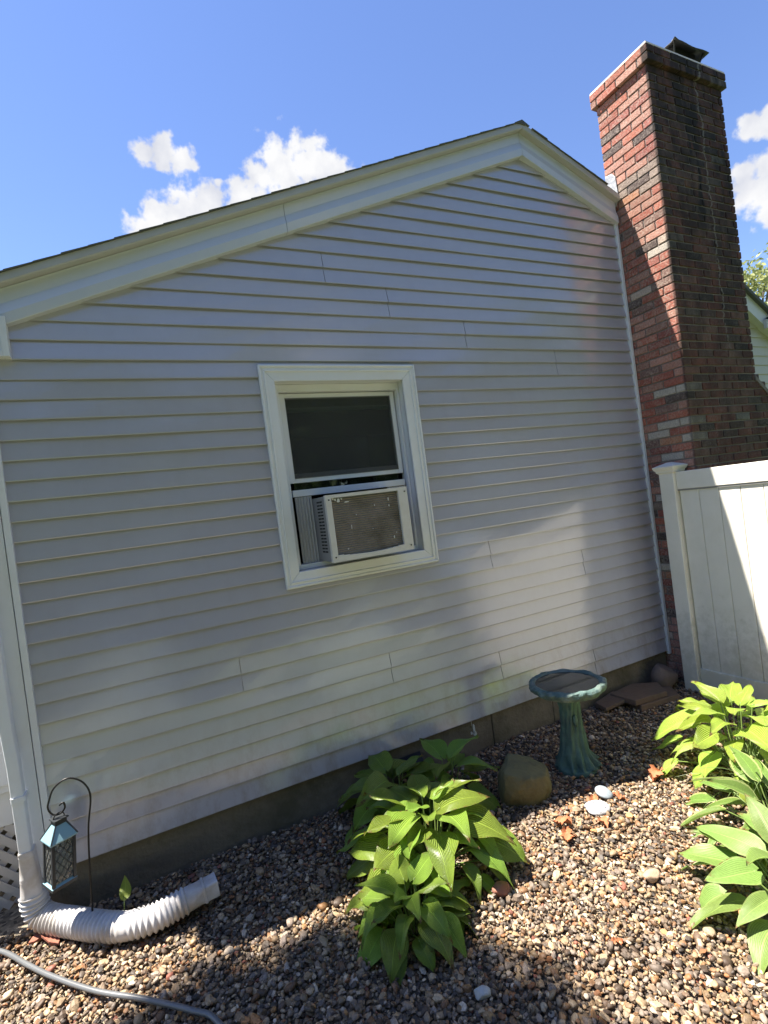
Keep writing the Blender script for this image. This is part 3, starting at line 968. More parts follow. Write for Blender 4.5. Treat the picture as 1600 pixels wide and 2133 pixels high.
# pleated side curtains
for (xa, xb) in ((.945, AX0 + .001), (AX1 - .001, 1.742)):
    pts = []
    n = max(4, int((xb - xa) / .0095))
    for k in range(n + 1):
        pts.append((xa + (xb - xa) * k / n, .066 if k % 2 else .080))
    rings = [[(x, y_, z) for x, y_ in pts] for z in (AZ0 - .0, AZ1 + .018)]
    obj('accordion_panel', MB().loft(rings, cap=False, closed=False), ACCORDION, ac)
for (px, pz) in ((AX0 + .02, AZ1 - .03), (AX0 + .02, AZ0 + .03), (AX1 - .02, AZ1 - .03), (AX1 - .02, AZ0 + .03)):
    obj('screw', MB().tube([(px, AY - .003, pz), (px, AY + .002, pz)], .005, 8), METAL_DK, ac)

# ------------------------------------------------------------------ chimney
chim = empty('brick_chimney', (4.6, -.2, 0), 'tall soot stained red brick chimney with corbelled top beside the gable', 'chimney')
CX0, CX1, CY0, CY1 = 4.128, 5.10, -.458, .047
CH = .0677
BL, BW, BH, JT = .194, .092, .0572, .0105
NC = 75


def xr_at(z):
    if z > 2.54: return CX1
    return min(5.75, CX1 + (2.54 - z) * 1.22)


def chamfer_box(lx, ly, lz, c=.0035, jit=0.0, r=rnd):
    """brick with eased edges: 24 verts, 44 triangles"""
    v = []; idx = {}
    for sx in (-1, 1):
        for sy in (-1, 1):
            for sz in (-1, 1):
                hx, hy, hz = lx / 2, ly / 2, lz / 2
                j = [r.uniform(-jit, jit) for _ in range(3)]
                idx[(sx, sy, sz, 0)] = len(v); v.append((sx * hx + j[0], sy * (hy - c) + j[1], sz * (hz - c) + j[2]))
                idx[(sx, sy, sz, 1)] = len(v); v.append((sx * (hx - c) + j[0], sy * hy + j[1], sz * (hz - c) + j[2]))
                idx[(sx, sy, sz, 2)] = len(v); v.append((sx * (hx - c) + j[0], sy * (hy - c) + j[1], sz * hz + j[2]))
    f = []
    I = lambda a, b_, c_, k: idx[(a, b_, c_, k)]
    for s in (-1, 1):
        q = [I(s, -1, -1, 0), I(s, 1, -1, 0), I(s, 1, 1, 0), I(s, -1, 1, 0)]; f.append(tuple(q if s > 0 else q[::-1]))
        q = [I(-1, s, -1, 1), I(1, s, -1, 1), I(1, s, 1, 1), I(-1, s, 1, 1)]; f.append(tuple(q[::-1] if s > 0 else q))
        q = [I(-1, -1, s, 2), I(1, -1, s, 2), I(1, 1, s, 2), I(-1, 1, s, 2)]; f.append(tuple(q if s > 0 else q[::-1]))
    for a in (-1, 1):
        for b_ in (-1, 1):
            f.append((I(a, b_, -1, 0), I(a, b_, 1, 0), I(a, b_, 1, 1), I(a, b_, -1, 1)))
            f.append((I(a, -1, b_, 0), I(a, 1, b_, 0), I(a, 1, b_, 2), I(a, -1, b_, 2)))
            f.append((I(-1, a, b_, 1), I(1, a, b_, 1), I(1, a, b_, 2), I(-1, a, b_, 2)))
            for c_ in (-1, 1):
                f.append((I(a, b_, c_, 0), I(a, b_, c_, 1), I(a, b_, c_, 2)))
    return v, f


bricks = []      # (cx, cy, cz, lx, ly, lz, role)


def lay(z, x0, x1, y0, y1, odd, h=BH, right=True):
    zc = z + CH / 2

    def run(a, b_, fn):
        p = a
        while b_ - p > .03:
            l = min(BL, b_ - p)
            if b_ - (p + l) - JT < .045 and b_ - (p + l) > 0:
                l = b_ - p if b_ - p < .26 else l - .06
            fn(p, l)
            p += l + JT
    if not odd:
        run(x0, x1, lambda p, l: bricks.append((p + l / 2, y0 + BW / 2, zc, l, BW, h, 'F')))
        run(y0 + BW + JT, y1, lambda p, l: bricks.append((x0 + BW / 2, p + l / 2, zc, BW, l, h, 'L')))
    else:
        run(y0, y1, lambda p, l: bricks.append((x0 + BW / 2, p + l / 2, zc, BW, l, h, 'L')))
        run(x0 + BW + JT, x1, lambda p, l: bricks.append((p + l / 2, y0 + BW / 2, zc, l, BW, h, 'F')))
    if right:
        run(y0 + BW + JT, y1, lambda p, l: bricks.append((x1 - BW / 2, p + l / 2, zc, BW, l, h, 'R')))


for i in range(NC):
    z = i * CH
    lay(z, CX0, xr_at(z), CY0, CY1, i % 2)
for i in range(2):
    lay(NC * CH + i * CH, CX0 - .032, CX1 + .032, CY0 - .032, CY1 + .032, i % 2)

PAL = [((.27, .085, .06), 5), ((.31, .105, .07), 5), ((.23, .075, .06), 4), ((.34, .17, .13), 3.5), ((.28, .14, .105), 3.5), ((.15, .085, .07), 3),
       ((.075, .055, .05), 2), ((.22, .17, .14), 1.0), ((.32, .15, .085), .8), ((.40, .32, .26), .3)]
WHITE_SPOTS = [(4.128, -.41, 2.44), (4.15, -.458, 2.44), (4.128, -.30, 2.50), (4.128, -.30, 2.23), (4.128, -.17, 2.16), (4.128, -.37, 2.05),
               (4.16, -.458, 2.05), (4.128, -.26, 1.96), (4.30, -.458, 2.23), (4.9, -.458, 2.23), (4.128, -.1, 1.6), (4.128, -.15, 1.0), (4.85, -.458, 4.45), (4.128, -.33, 3.62)]


def brick_col(bx, by, bz, lx, ly):
    for s in WHITE_SPOTS:
        if abs(bz - s[2]) < CH * .5 and bx - lx / 2 - .004 <= s[0] <= bx + lx / 2 + .004 and by - ly / 2 - .004 <= s[1] <= by + ly / 2 + .004:
            return (.42, .385, .335)
    tot = sum(w for _, w in PAL)
    u = rnd.random() * tot
    for c, w in PAL:
        u -= w
        if u <= 0:
            break
    k = rnd.uniform(1.0, 1.35)
    return tuple(ch * k for ch in c)


scored = []
for bk in bricks:
    x, y, z, lx, ly, lz, role = bk
    ex = (x, y - ly / 2, z) if role == 'F' else (x - lx / 2, y, z)
    px, py, w_ = project(ex)
    hidden = role == 'R' or z < .25 or (px > 1425 and z < 1.78) or px > 1625
    area = ((lx if role == 'F' else ly) * lz) / w_ ** 2 * (1.0 if role == 'F' else .75)
    if role == 'F' and abs(x - lx / 2 - CX0) < .05: area *= 1.4
    scored.append((0 if hidden else area, bk))
scored.sort(key=lambda s: -s[0])
BM = {}
rest_v, rest_f, rest_c = [], [], []
for n, (a, bk) in enumerate(scored):
    x, y, z, lx, ly, lz, role = bk
    proud = rnd.uniform(-.002, .002)
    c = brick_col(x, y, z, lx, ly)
    jx, jy = (0, proud) if role == 'F' else (proud, 0)
    if n < 300 and a > 0:
        key = (round(lx, 3), round(ly, 3), rnd.randrange(2))
        if key not in BM:
            v, f = chamfer_box(lx, ly, lz, .0035, .0012)
            me = new_mesh('brick', v, f)
            me.materials.append(BRICK_O)
            BM[key] = me
        o = bpy.data.objects.new('brick', BM[key])
        COL.objects.link(o)
        o.parent = chim
        o.location = Vector((x + jx, y + jy, z)) - Vector(chim.location)
        o.rotation_euler = (0, 0, 0)
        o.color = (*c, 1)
    else:
        v, f = chamfer_box(lx, ly, lz, .0035, .0012)
        b0 = len(rest_v)
        rest_v += [(p[0] + x + jx, p[1] + y + jy, p[2] + z) for p in v]
        rest_f += [tuple(i + b0 for i in q) for q in f]
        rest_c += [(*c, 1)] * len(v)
mb = MB(); mb.v = rest_v; mb.f = rest_f
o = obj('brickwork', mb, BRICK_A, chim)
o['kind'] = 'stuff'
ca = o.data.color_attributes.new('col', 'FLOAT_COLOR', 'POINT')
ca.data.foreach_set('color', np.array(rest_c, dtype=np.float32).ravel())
# mortar core, slightly behind the brick faces
r_ = .0085
core = MB()
prof = [(CX0 + r_, 0), (5.75 - r_, 0), (5.75 - r_, 1.995), (CX1 - r_, 2.53), (CX1 - r_, NC * CH), (CX0 + r_, NC * CH)]
core.loft([[(x, CY0 + r_, z) for x, z in prof], [(x, CY1 - r_, z) for x, z in prof]])
core.box(CX0 - .032 + r_, CX1 + .032 - r_, CY0 - .032 + r_, CY1 + .032 - r_, NC * CH + .014, NC * CH + 2 * CH - .004)
obj('mortar', core, MORTAR, chim)
z_top = NC * CH + 2 * CH
mb = MB()
mb.loft([[(CX0 - .030, CY0 - .030, z_top - .004), (CX1 + .030, CY0 - .030, z_top - .004), (CX1 + .030, CY1 + .030, z_top - .004), (CX0 - .030, CY1 + .030, z_top - .004)],
         [(CX0 - .026, CY0 - .026, z_top + .014), (CX1 + .026, CY0 - .026, z_top + .014), (CX1 + .026, CY1 + .026, z_top + .014), (CX0 - .026, CY1 + .026, z_top + .014)],
         [(CX0 + .25, CY0 + .12, z_top + .05), (CX1 - .12, CY0 + .12, z_top + .05), (CX1 - .12, CY1 - .12, z_top + .05), (CX0 + .25, CY1 - .12, z_top + .05)]])
obj('mortar_wash', mb, CAP_WASH, chim)
# sloping shoulder weathering
sl = [(CX1 - .02, 2.555), (5.76, 2.015), (5.76, 1.975), (CX1 - .02, 2.515)]
obj('shoulder_course', MB().loft([[(x, CY0 - .008, z) for x, z in sl], [(x, CY1, z) for x, z in sl]]), MORTAR, chim)
# flue tile and bent metal hood
mb = MB()
fx0, fx1, fy0, fy1 = 4.66, 4.98, -.36, -.06
mb.box(fx0, fx1, fy0, fy1, z_top + .03, z_top + .14)
obj('flue_tile', mb, ROCK_GREY, chim)
hx0, hx1, hy0, hy1, hz = 4.592, 5.055, -.425, -.02, z_top + .235
rings = []
nq = 10
top_v, f_ = [], []
for j in range(nq + 1):
    for i in range(nq + 1):
        u, v = i / nq, j / nq
        rise = .045 * min(1 - abs(2 * u - 1), 1 - abs(2 * v - 1)) * 1.6
        corner = -.02 * (1 - min(1 - abs(2 * u - 1), 1 - abs(2 * v - 1)))
        top_v.append((hx0 + (hx1 - hx0) * u, hy0 + (hy1 - hy0) * v, hz + rise + corner + .006 * math.sin(u * 9 + v * 5) + (.02 if (i == 0 and j == 0) else 0)))
for j in range(nq):
    for i in range(nq):
        a = j * (nq + 1) + i
        f_.append((a, a + 1, a + nq + 2, a + nq + 1))
mb = MB().add(top_v, f_)
hood = obj('metal_hood', mb, METAL_DK, chim, smooth=True)
md = hood.modifiers.new('t', 'SOLIDIFY'); md.thickness = .006
mb = MB()
for (a, c) in ((hx0 + .03, hy0 + .03), (hx1 - .03, hy0 + .03), (hx1 - .03, hy1 - .03), (hx0 + .03, hy1 - .03)):
    tx, ty = min(max(a, fx0 + .01), fx1 - .01), min(max(c, fy0 + .01), fy1 - .01)
    mb = MB().tube([(tx, ty, z_top + .10), (a, c, hz - .004)], .008, 6)
    obj('hood_leg', mb, METAL_DK, chim)
obj('spark_mesh', MB().box(fx0 + .01, fx1 - .01, fy0 + .01, fy1 - .01, z_top + .14, hz + .0), METAL_DK, chim)
# step flashing where the roof meets the stack
vv, ff = [], []
fl = [(.040, 4.20), (-.030, 4.165), (-.070, 4.225), (-.062, 4.41), (-.03, 4.455), (.040, 4.47)]
q0 = [(CX0 - .012 + rnd.uniform(-.003, .002), y_, z) for y_, z in fl]
q1 = [(CX0 + .002, y_, z) for y_, z in fl]
obj('flashing', MB().loft([q0, q1]), LEAD, chim, bevel=.004)

# ------------------------------------------------------------------ vinyl fence
fence = empty('vinyl_fence', (4.0, -.30, 0), 'white vinyl privacy fence with tongue boards beside the chimney', 'fence')


def fence_post(y0, parent):
    p = obj('post', MB().box(3.955, 4.082, y0, y0 + .127, -.1, 1.812), VINYL, parent, bevel=.006)
    c0, c1, e = 3.955, 4.082, .022
    rings = []
    for (ex, z) in ((.0, 1.795), (.012, 1.806), (.014, 1.82), (e, 1.828), (e + .008, 1.845), (e + .008, 1.853), (.0, 1.866), (-.05, 1.885)):
        rings.append([(c0 - ex, y0 - ex, z), (c1 + ex, y0 - ex, z), (c1 + ex, y0 + .127 + ex, z), (c0 - ex, y0 + .127 + ex, z)])
    obj('post_cap', MB().loft(rings), VINYL, p)


fence_post(-.365, fence)
fence_post(-2.80, fence)
obj('top_rail', MB().box(3.985, 4.040, -2.673, -.366, 1.658, 1.800), VINYL, fence, bevel=.004)
obj('bottom_rail', MB().box(3.985, 4.040, -2.673, -.366, .05, .19), VINYL, fence, bevel=.004)
yb = -.377
k = 0
while yb - .154 > -2.68:
    obj('fence_board', MB().box(4.0 + (k % 2) * .0006, 4.024, yb - .1515, yb, .185, 1.662), VINYL, fence, bevel=.003)
    yb -= .1555
    k += 1
obj('rail_channel', MB().box(3.990, 3.9995, -2.673, -.366, 1.645, 1.6575), AC_GREY, fence)

# ------------------------------------------------------------------ gravel bed
NPG = np.random.default_rng(5)


def cube_sphere(n):
    """unit sphere from a subdivided cube, n cells per edge"""
    pts = {}; faces = []

    def pid(p):
        key = tuple(np.round(p, 5))
        if key not in pts: pts[key] = len(pts)
        return pts[key]
    for ax in range(3):
        for s in (-1, 1):
            for i in range(n):
                for j in range(n):
                    q = []
                    for (di, dj) in ((0, 0), (1, 0), (1, 1), (0, 1)):
                        p = [0, 0, 0]
                        p[ax] = s; p[(ax + 1) % 3] = -1 + 2 * (i + di) / n; p[(ax + 2) % 3] = -1 + 2 * (j + dj) / n
                        q.append(pid(p))
                    faces.append(q if s > 0 else q[::-1])
    v = np.array(list(pts.keys()), float)
    v /= np.linalg.norm(v, axis=1)[:, None]
    return v, np.array(faces)


def scatter(cell, jit, x0, x1, y0, y1):
    gx, gy = np.meshgrid(np.arange(x0, x1, cell), np.arange(y0, y1, cell * .87))
    gx = gx + (np.arange(gx.shape[0]) % 2)[:, None] * cell / 2
    p = np.stack([gx.ravel(), gy.ravel()], 1)
    return p + NPG.uniform(-jit, jit, p.shape) * cell


fw, rt, up = (np.array(a) for a in (FWD, RIGHT, UP))


def in_view(p, z=0.0, mx_=130, my=170):
    d = np.column_stack([p, np.full(len(p), z)]) - np.array(CAM)
    w = d @ fw
    X = 800 + 1088.6 * (d @ rt) / w; Y = 1066.5 - 1088.6 * (d @ up) / w
    return (w > .2) & (X > -mx_) & (X < 1600 + mx_) & (Y < 2133 + my), w


KEEP_OUT = []     # (x, y, r)
L1 = scatter(.0172, .42, -1.6, 4.05, -3.0, -.004)
L2 = scatter(.0252, .50, -1.6, 4.05, -3.0, -.010)
lay_id = np.concatenate([np.zeros(len(L1)), np.ones(len(L2))])
P2 = np.concatenate([L1, L2])
vis, wd = in_view(P2)
P2, lay_id, wd = P2[vis], lay_id[vis], wd[vis]
gzv = .012 * np.sin(P2[:, 0] * 2.1 + 1) * np.sin(P2[:, 1] * 2.7) + .006 * np.sin(P2[:, 0] * 6.3 + P2[:, 1] * 5.1)
N = len(P2)
size = np.clip(NPG.lognormal(math.log(.0086), .38, N), .0048, .028)
size[lay_id == 1] *= 1.06
asp = np.stack([NPG.uniform(1.0, 1.55, N), NPG.uniform(.8, 1.1, N), NPG.uniform(.50, .85, N)], 1)
zc = gzv + np.where(lay_id == 1, .010, -.004) + NPG.uniform(-.005, .005, N)
pal = np.array([(.36, .28, .185), (.46, .38, .27), (.55, .48, .37), (.25, .21, .17), (.17, .15, .135), (.085, .078, .075), (.24, .15, .09),
                (.36, .18, .09), (.62, .58, .52), (.30, .27, .25), (.40, .25, .13), (.13, .10, .08), (.30, .13, .10)])
pw = np.array([9, 8, 5, 8, 7, 5, 5, 1.6, 2.2, 7, 3, 5, .8]); pw = pw / pw.sum()
pc = pal[NPG.choice(len(pal), N, p=pw)] * NPG.uniform(.38, .98, (N, 1)) * np.array([1.10, .95, .80])


def rand_rot(n, tilt):
    az = NPG.uniform(0, 2 * PI, n); tx = NPG.normal(0, tilt, n); ty = NPG.normal(0, tilt, n)
    cz, sz = np.cos(az), np.sin(az); cx, sx = np.cos(tx), np.sin(tx); cyy, syy = np.cos(ty), np.sin(ty)
    Z_ = np.zeros(n); O = np.ones(n)
    Rz = np.stack([cz, -sz, Z_, sz, cz, Z_, Z_, Z_, O], 1).reshape(n, 3, 3)
    Rx = np.stack([O, Z_, Z_, Z_, cx, -sx, Z_, sx, cx], 1).reshape(n, 3, 3)
    Ry = np.stack([cyy, Z_, syy, Z_, O, Z_, -syy, Z_, cyy], 1).reshape(n, 3, 3)
    return Rz @ Rx @ Ry


def pebbles(mask, res):
    sv, sf = cube_sphere(res)
    idx = np.nonzero(mask)[0]
    n = len(idx)
    # lumpy, rounded-angular stones: superquadric-like flattening plus a few shaved planes
    V = np.repeat(sv[None], n, 0)
    for k in range(6):
        d = NPG.normal(size=(n, 3)); d /= np.linalg.norm(d, axis=1)[:, None]
        h = NPG.uniform(.38, .85, n)
        proj = np.einsum('nvk,nk->nv', V, d)
        ex = np.clip(proj - h[:, None], 0, None)
        V = V - .95 * ex[..., None] * d[:, None, :]
    V = V * (1 + NPG.normal(0, .035, (n, len(sv), 1)))
    V = V * (asp[idx] * size[idx][:, None])[:, None, :]
    V = np.einsum('nij,nvj->nvi', rand_rot(n, .35), V)
    V = V + np.column_stack([P2[idx], zc[idx]])[:, None, :]
    Fc = (sf[None] + (np.arange(n) * len(sv))[:, None, None]).reshape(-1, 4)
    C = np.repeat(pc[idx][:, None, :], len(sv), 1)
    return V.reshape(-1, 3), Fc, C.reshape(-1, 3)


near = wd < 1.85
va, fa, ca_ = pebbles(near, 3)
vb, fb, cb_ = pebbles(~near, 2)
V = np.concatenate([va, vb]); Fq = np.concatenate([fa, fb + len(va)]); Cc = np.concatenate([ca_, cb_])
V[:, 1] = np.minimum(V[:, 1], .010)
me = bpy.data.meshes.new('gravel')
me.vertices.add(len(V)); me.vertices.foreach_set('co', V.ravel().astype(np.float32))
me.loops.add(len(Fq) * 4); me.loops.foreach_set('vertex_index', Fq.ravel().astype(np.int32))
me.polygons.add(len(Fq)); me.polygons.foreach_set('loop_start', (np.arange(len(Fq)) * 4).astype(np.int32))
sm_ = np.concatenate([np.repeat(NPG.random(int(near.sum())) > .45, 54), np.repeat(NPG.random(int((~near).sum())) > .45, 24)])
me.polygons.foreach_set('use_smooth', sm_)
me.update(calc_edges=True)
ca = me.color_attributes.new('col', 'FLOAT_COLOR', 'POINT')
ca.data.foreach_set('color', np.column_stack([Cc, np.ones(len(Cc))]).ravel().astype(np.float32))
me.materials.append(GRAVEL)
gravel = bpy.data.objects.new('gravel', me)
COL.objects.link(gravel)
gravel['kind'] = 'stuff'
tag(gravel, 'mixed tan, brown and grey river pebbles covering the bed', 'gravel')
N_TRI = len(Fq) * 2


# ------------------------------------------------------------------ leaves and hostas
def leaf_mesh(name, W, droop, fold, wave, material, seed, tipw=1.0, heart=.12, nu=8, nv=13):
    r = random.Random(seed)
    ph = r.uniform(0, 6)
    v, f, uvs = [], [], []
    for j in range(nv + 1):
        t_ = j / nv
        hw = W / 2 * max(0.0, math.sin(PI * t_ ** .60)) ** .92
        if j == 0: hw = W * .05
        for i in range(nu + 1):
            u = i / nu * 2 - 1
            x = t_ - heart * abs(u) ** 1.6 * (1 - t_) ** 3
            y = u * hw
            z = fold * abs(u) * hw * (1 - .3 * t_) - droop * t_ ** 2 + wave * math.sin(t_ * 9 + ph + (1.8 if u > 0 else 0)) * abs(u) ** 2 * (.4 + t_)
            z += .05 * droop * math.sin(t_ * 5 + ph) * (1 - abs(u))
            y += .06 * math.sin(t_ * 2.4 + ph) * t_
            z += .10 * math.sin(ph * 1.7) * u * hw * t_ * 2.5 + .012 * mnoise.noise(Vector((t_ * 6 + ph * 3, u * 3, seed * .7)))
            v.append((x, y, z)); uvs.append(((u + 1) / 2, t_))
    for j in range(nv):
        for i in range(nu):
            a = j * (nu + 1) + i
            f.append((a, a + 1, a + nu + 2, a + nu + 1))
    me = new_mesh(name, v, f, True)
    ul = me.uv_layers.new(name='UVMap')
    for p in me.polygons:
        for li in p.loop_indices:
            ul.data[li].uv = uvs[me.loops[li].vertex_index]
    me.materials.append(material)
    return me


def leaf_set(material, W, seed, n=5, droop=(.12, .45), fold=(.12, .4), wave=.02, heart=.12):
    r = random.Random(seed)
    return [leaf_mesh('leaf', W * r.uniform(.78, 1.18), r.uniform(*droop), r.uniform(*fold), wave * r.uniform(.6, 1.6), material, seed * 31 + k, heart=heart) for k in range(n)]


def add_leaf(root, meshes, base, az, pitch, roll, L, r, stalk_from=None, stalk_r=.0045, up=.5, stalk_mat=None):
    o = bpy.data.objects.new('leaf', r.choice(meshes))
    COL.objects.link(o)
    o.parent = root
    o.location = Vector(base) - Vector(root.location)
    d = Matrix.Rotation(az, 3, 'Z') @ Matrix.Rotation(-pitch, 3, 'Y') @ Matrix.Rotation(roll, 3, 'X')
    o.rotation_mode = 'QUATERNION'
    o.rotation_quaternion = d.to_quaternion()
    L *= r.uniform(.72, 1.18)
    o.scale = (L, L * r.uniform(.85, 1.15), L)
    if stalk_from is not None:
        p0 = Vector(stalk_from); p1 = Vector(base)
        mid = p0.lerp(p1, .5) + Vector((0, 0, (p1 - p0).length * .10 * up))
        pts = []
        for k in range(6):
            q = k / 5
            pts.append(p0 * (1 - q) ** 2 + mid * 2 * q * (1 - q) + p1 * q * q)
        # run a little way into the blade along its midrib
        ax = d @ Vector((1, 0, 0))
        pts.append(p1 + ax * L * .06)
        obj('stalk', MB().tube(pts, [stalk_r * (1 - .4 * k / 6) for k in range(7)], 5), stalk_mat or STALK, root, smooth=True)
    return o


def hosta(name, label, center, meshes, leaves, seed, group='hosta plants', mat_=None):
    """leaves: list of (azimuth deg, reach, base height, pitch deg, length)"""
    r = random.Random(seed)
    cx, cy = center
    root = empty(name, (cx, cy, gz(cx, cy)), label, 'plant', group)
    for (az, reach, h, pitch, L) in leaves:
        a = math.radians(az)
        base = (cx + math.cos(a) * reach, cy + math.sin(a) * reach, gz(cx, cy) + h)
        st = (cx + math.cos(a) * .025 + r.uniform(-.012, .012), cy + math.sin(a) * .025 + r.uniform(-.012, .012), gz(cx, cy) - .01)
        add_leaf(root, meshes, base, a + math.radians(r.uniform(-18, 18)), math.radians(pitch), math.radians(r.uniform(-22, 22)), L, r, st, stalk_mat=mat_)
    return root


def rosette(n, seed, rmin, rmax, hmin, hmax, Lmin, Lmax, a0=0, a1=360, inner=True):
    r = random.Random(seed)
    out = []
    for k in range(n):
        q = k / max(1, n - 1)                     # 0 = heart of the clump, 1 = outermost
        az = a0 + (a1 - a0) * ((k * .61803) % 1.0) + r.uniform(-9, 9)
        reach = rmin + (rmax - rmin) * q ** .8 * r.uniform(.88, 1.12)
        h = hmax + (hmin - hmax) * q ** 1.1 + r.uniform(-.02, .02)
        pitch = 34 - 62 * q + r.uniform(-12, 12)
        L = 1.06 * Lmin + (Lmax * 1.06 - Lmin) * (.35 + .65 * math.sin(PI * (.25 + .65 * q))) * r.uniform(.85, 1.12)
        out.append((az, reach, max(.03, h), pitch, L))
    return out


LS_GREEN = leaf_set(LEAF_GREEN, .70, 3, 14, droop=(.10, .75), fold=(.02, .55), wave=.05)
LS_CHART = leaf_set(LEAF_CHART, .70, 7, 12, droop=(.12, .75), fold=(.05, .5), wave=.06)
LS_VAR = leaf_set(LEAF_VAR, .46, 12, 9, droop=(.04, .4), fold=(.2, .5), heart=.05)
LS_BLUE = leaf_set(LEAF_BLUE, .52, 17, 9, droop=(.05, .45), fold=(.15, .4), heart=.07)

hosta('hosta', 'large glossy green hosta clump in the middle of the gravel, half in sun', (1.15, -.80), LS_GREEN,
      rosette(68, 21, .05, .32, .06, .33, .125, .178), 4)
hosta('hosta', 'smaller green hosta in front of the large glossy clump', (.88, -1.08), LS_GREEN,
      rosette(38, 33, .03, .19, .04, .19, .095, .145), 5)
hosta('hosta', 'dark shaded hosta against the concrete foundation behind the large clump', (1.17, -.36), LS_GREEN,
      rosette(22, 41, .05, .24, .08, .28, .14, .20), 6)
hosta('hosta', 'shaded hosta by the foundation next to the boulder', (1.52, -.40), LS_GREEN,
      rosette(14, 47, .04, .16, .08, .26, .13, .18), 16)
hosta('hosta', 'bright yellow green hosta in full sun below the fence', (3.05, -1.20), LS_CHART,
      rosette(48, 51, .06, .34, .08, .40, .13, .19), 7)
hosta('hosta', 'cream edged variegated hosta with pointed leaves right of the gravel', (2.62, -1.62), LS_VAR,
      rosette(34, 61, .05, .30, .04, .22, .15, .22), 8)
hosta('hosta', 'blue green hosta with broad leaves in the lower right', (2.22, -1.90), LS_BLUE,
      rosette(38, 71, .05, .30, .04, .25, .15, .215), 9)

# strappy grass between the two right hand hostas
r = random.Random(77)
gc = (2.86, -1.42)
grass = empty('grass_clump', (gc[0], gc[1], 0), 'thin strappy grass clump between the yellow green and variegated hostas', 'plant')
mb = MB(); uv_ = []
for k in range(150):
    a = r.uniform(0, 2 * PI); L = r.uniform(.38, .68); w_ = r.uniform(.003, .005); lean = r.uniform(.25, .95)
    p0 = Vector((gc[0] + r.uniform(-.06, .06), gc[1] + r.uniform(-.06, .06), -.005))
    d = Vector((math.cos(a), math.sin(a), 0)); sd = Vector((-math.sin(a), math.cos(a), 0))
    rows = []
    for q in range(8):
        t_ = q / 7
        p = p0 + d * (L * lean * t_ ** 1.4) + Vector((0, 0, L * (.75 * t_ - .62 * lean * t_ ** 2.4)))
        ww = w_ * (1 - t_ ** 3)
        rows.append([p - sd * ww, p + Vector((0, 0, .001)), p + sd * ww])
    mb.loft(rows, cap=False, closed=False)
o = obj('blades', mb, LEAF_GRASS, grass, smooth=True)
o['kind'] = 'stuff'
ul = o.data.uv_layers.new(name='UVMap')
for li in range(len(ul.data)):
    ul.data[li].uv = (.3, .5)

# sprout by the downspout
sp_root = empty('seedling', (-.262, -.272, 0), 'young plant with one sunlit leaf by the foundation behind the drain pipe', 'plant')
rs = random.Random(3)
add_leaf(sp_root, LS_CHART, (-.240, -.330, .165), math.radians(60), math.radians(60), .7, .090, rs, (-.262, -.272, -.01), .003)
add_leaf(sp_root, LS_GREEN, (-.27, -.26, .06), math.radians(200), math.radians(40), .3, .05, rs, (-.262, -.272, -.01), .003)
add_leaf(sp_root, LS_CHART, (-.225, -.27, .035), math.radians(20), math.radians(25), .3, .05, rs, (-.262, -.272, -.01), .003)


# ------------------------------------------------------------------ bird bath
BX, BY = 2.375, -.575
bb = empty('bird_bath', (BX, BY, 0), 'verdigris green bird bath with tree trunk pedestal in the shade', 'bird bath')
r = random.Random(9)
rings = []
SEG = 64
prof = [(.128, -.01), (.136, .010), (.132, .026), (.120, .034), (.112, .050), (.100, .075), (.088, .11), (.079, .16), (.073, .22), (.069, .28), (.066, .33), (.064, .38), (.066, .42), (.076, .455), (.10, .478)]
for (rad, z) in prof:
    ring = []
    for j in range(SEG):
        a = 2 * PI * j / SEG
        f = 0
        if z > .03:
            tw = z * 3.0
            f = .15 * abs(math.sin(3.5 * a + tw + 1.4 * math.sin(2 * a + 4 * z))) + .09 * math.sin(13 * a - tw * 2.4 + 2 + 1.5 * math.sin(9 * z)) - .10
            flare = max(0, 1 - (z - .03) / .13)
            f += .24 * flare * abs(math.sin(5.5 * a + 9 * z))
        f = f * .7 + (.30 * mnoise.noise(Vector((math.cos(a) * 5, math.sin(a) * 5, z * 13 + 4))) * (.4 + .6 * min(1, abs(z - .25) / .2)) + .16 * mnoise.noise(Vector((math.cos(a) * 2.6, math.sin(a) * 2.6, z * 7))) - .05 if z > .03 else 0)
        ring.append((BX + rad * (1 + f) * math.cos(a), BY + rad * (1 + f) * math.sin(a), z))
    rings.append(ring)
# densify along the height
dense = []
for i in range(len(rings) - 1):
    for q in range(4):
        t_ = q / 4
        dense.append([tuple(Vector(p).lerp(Vector(q_), t_)) for p, q_ in zip(rings[i], rings[i + 1])])
dense.append(rings[-1])
ped = obj('pedestal', MB().loft(dense), BIRDBATH, bb, smooth=True)
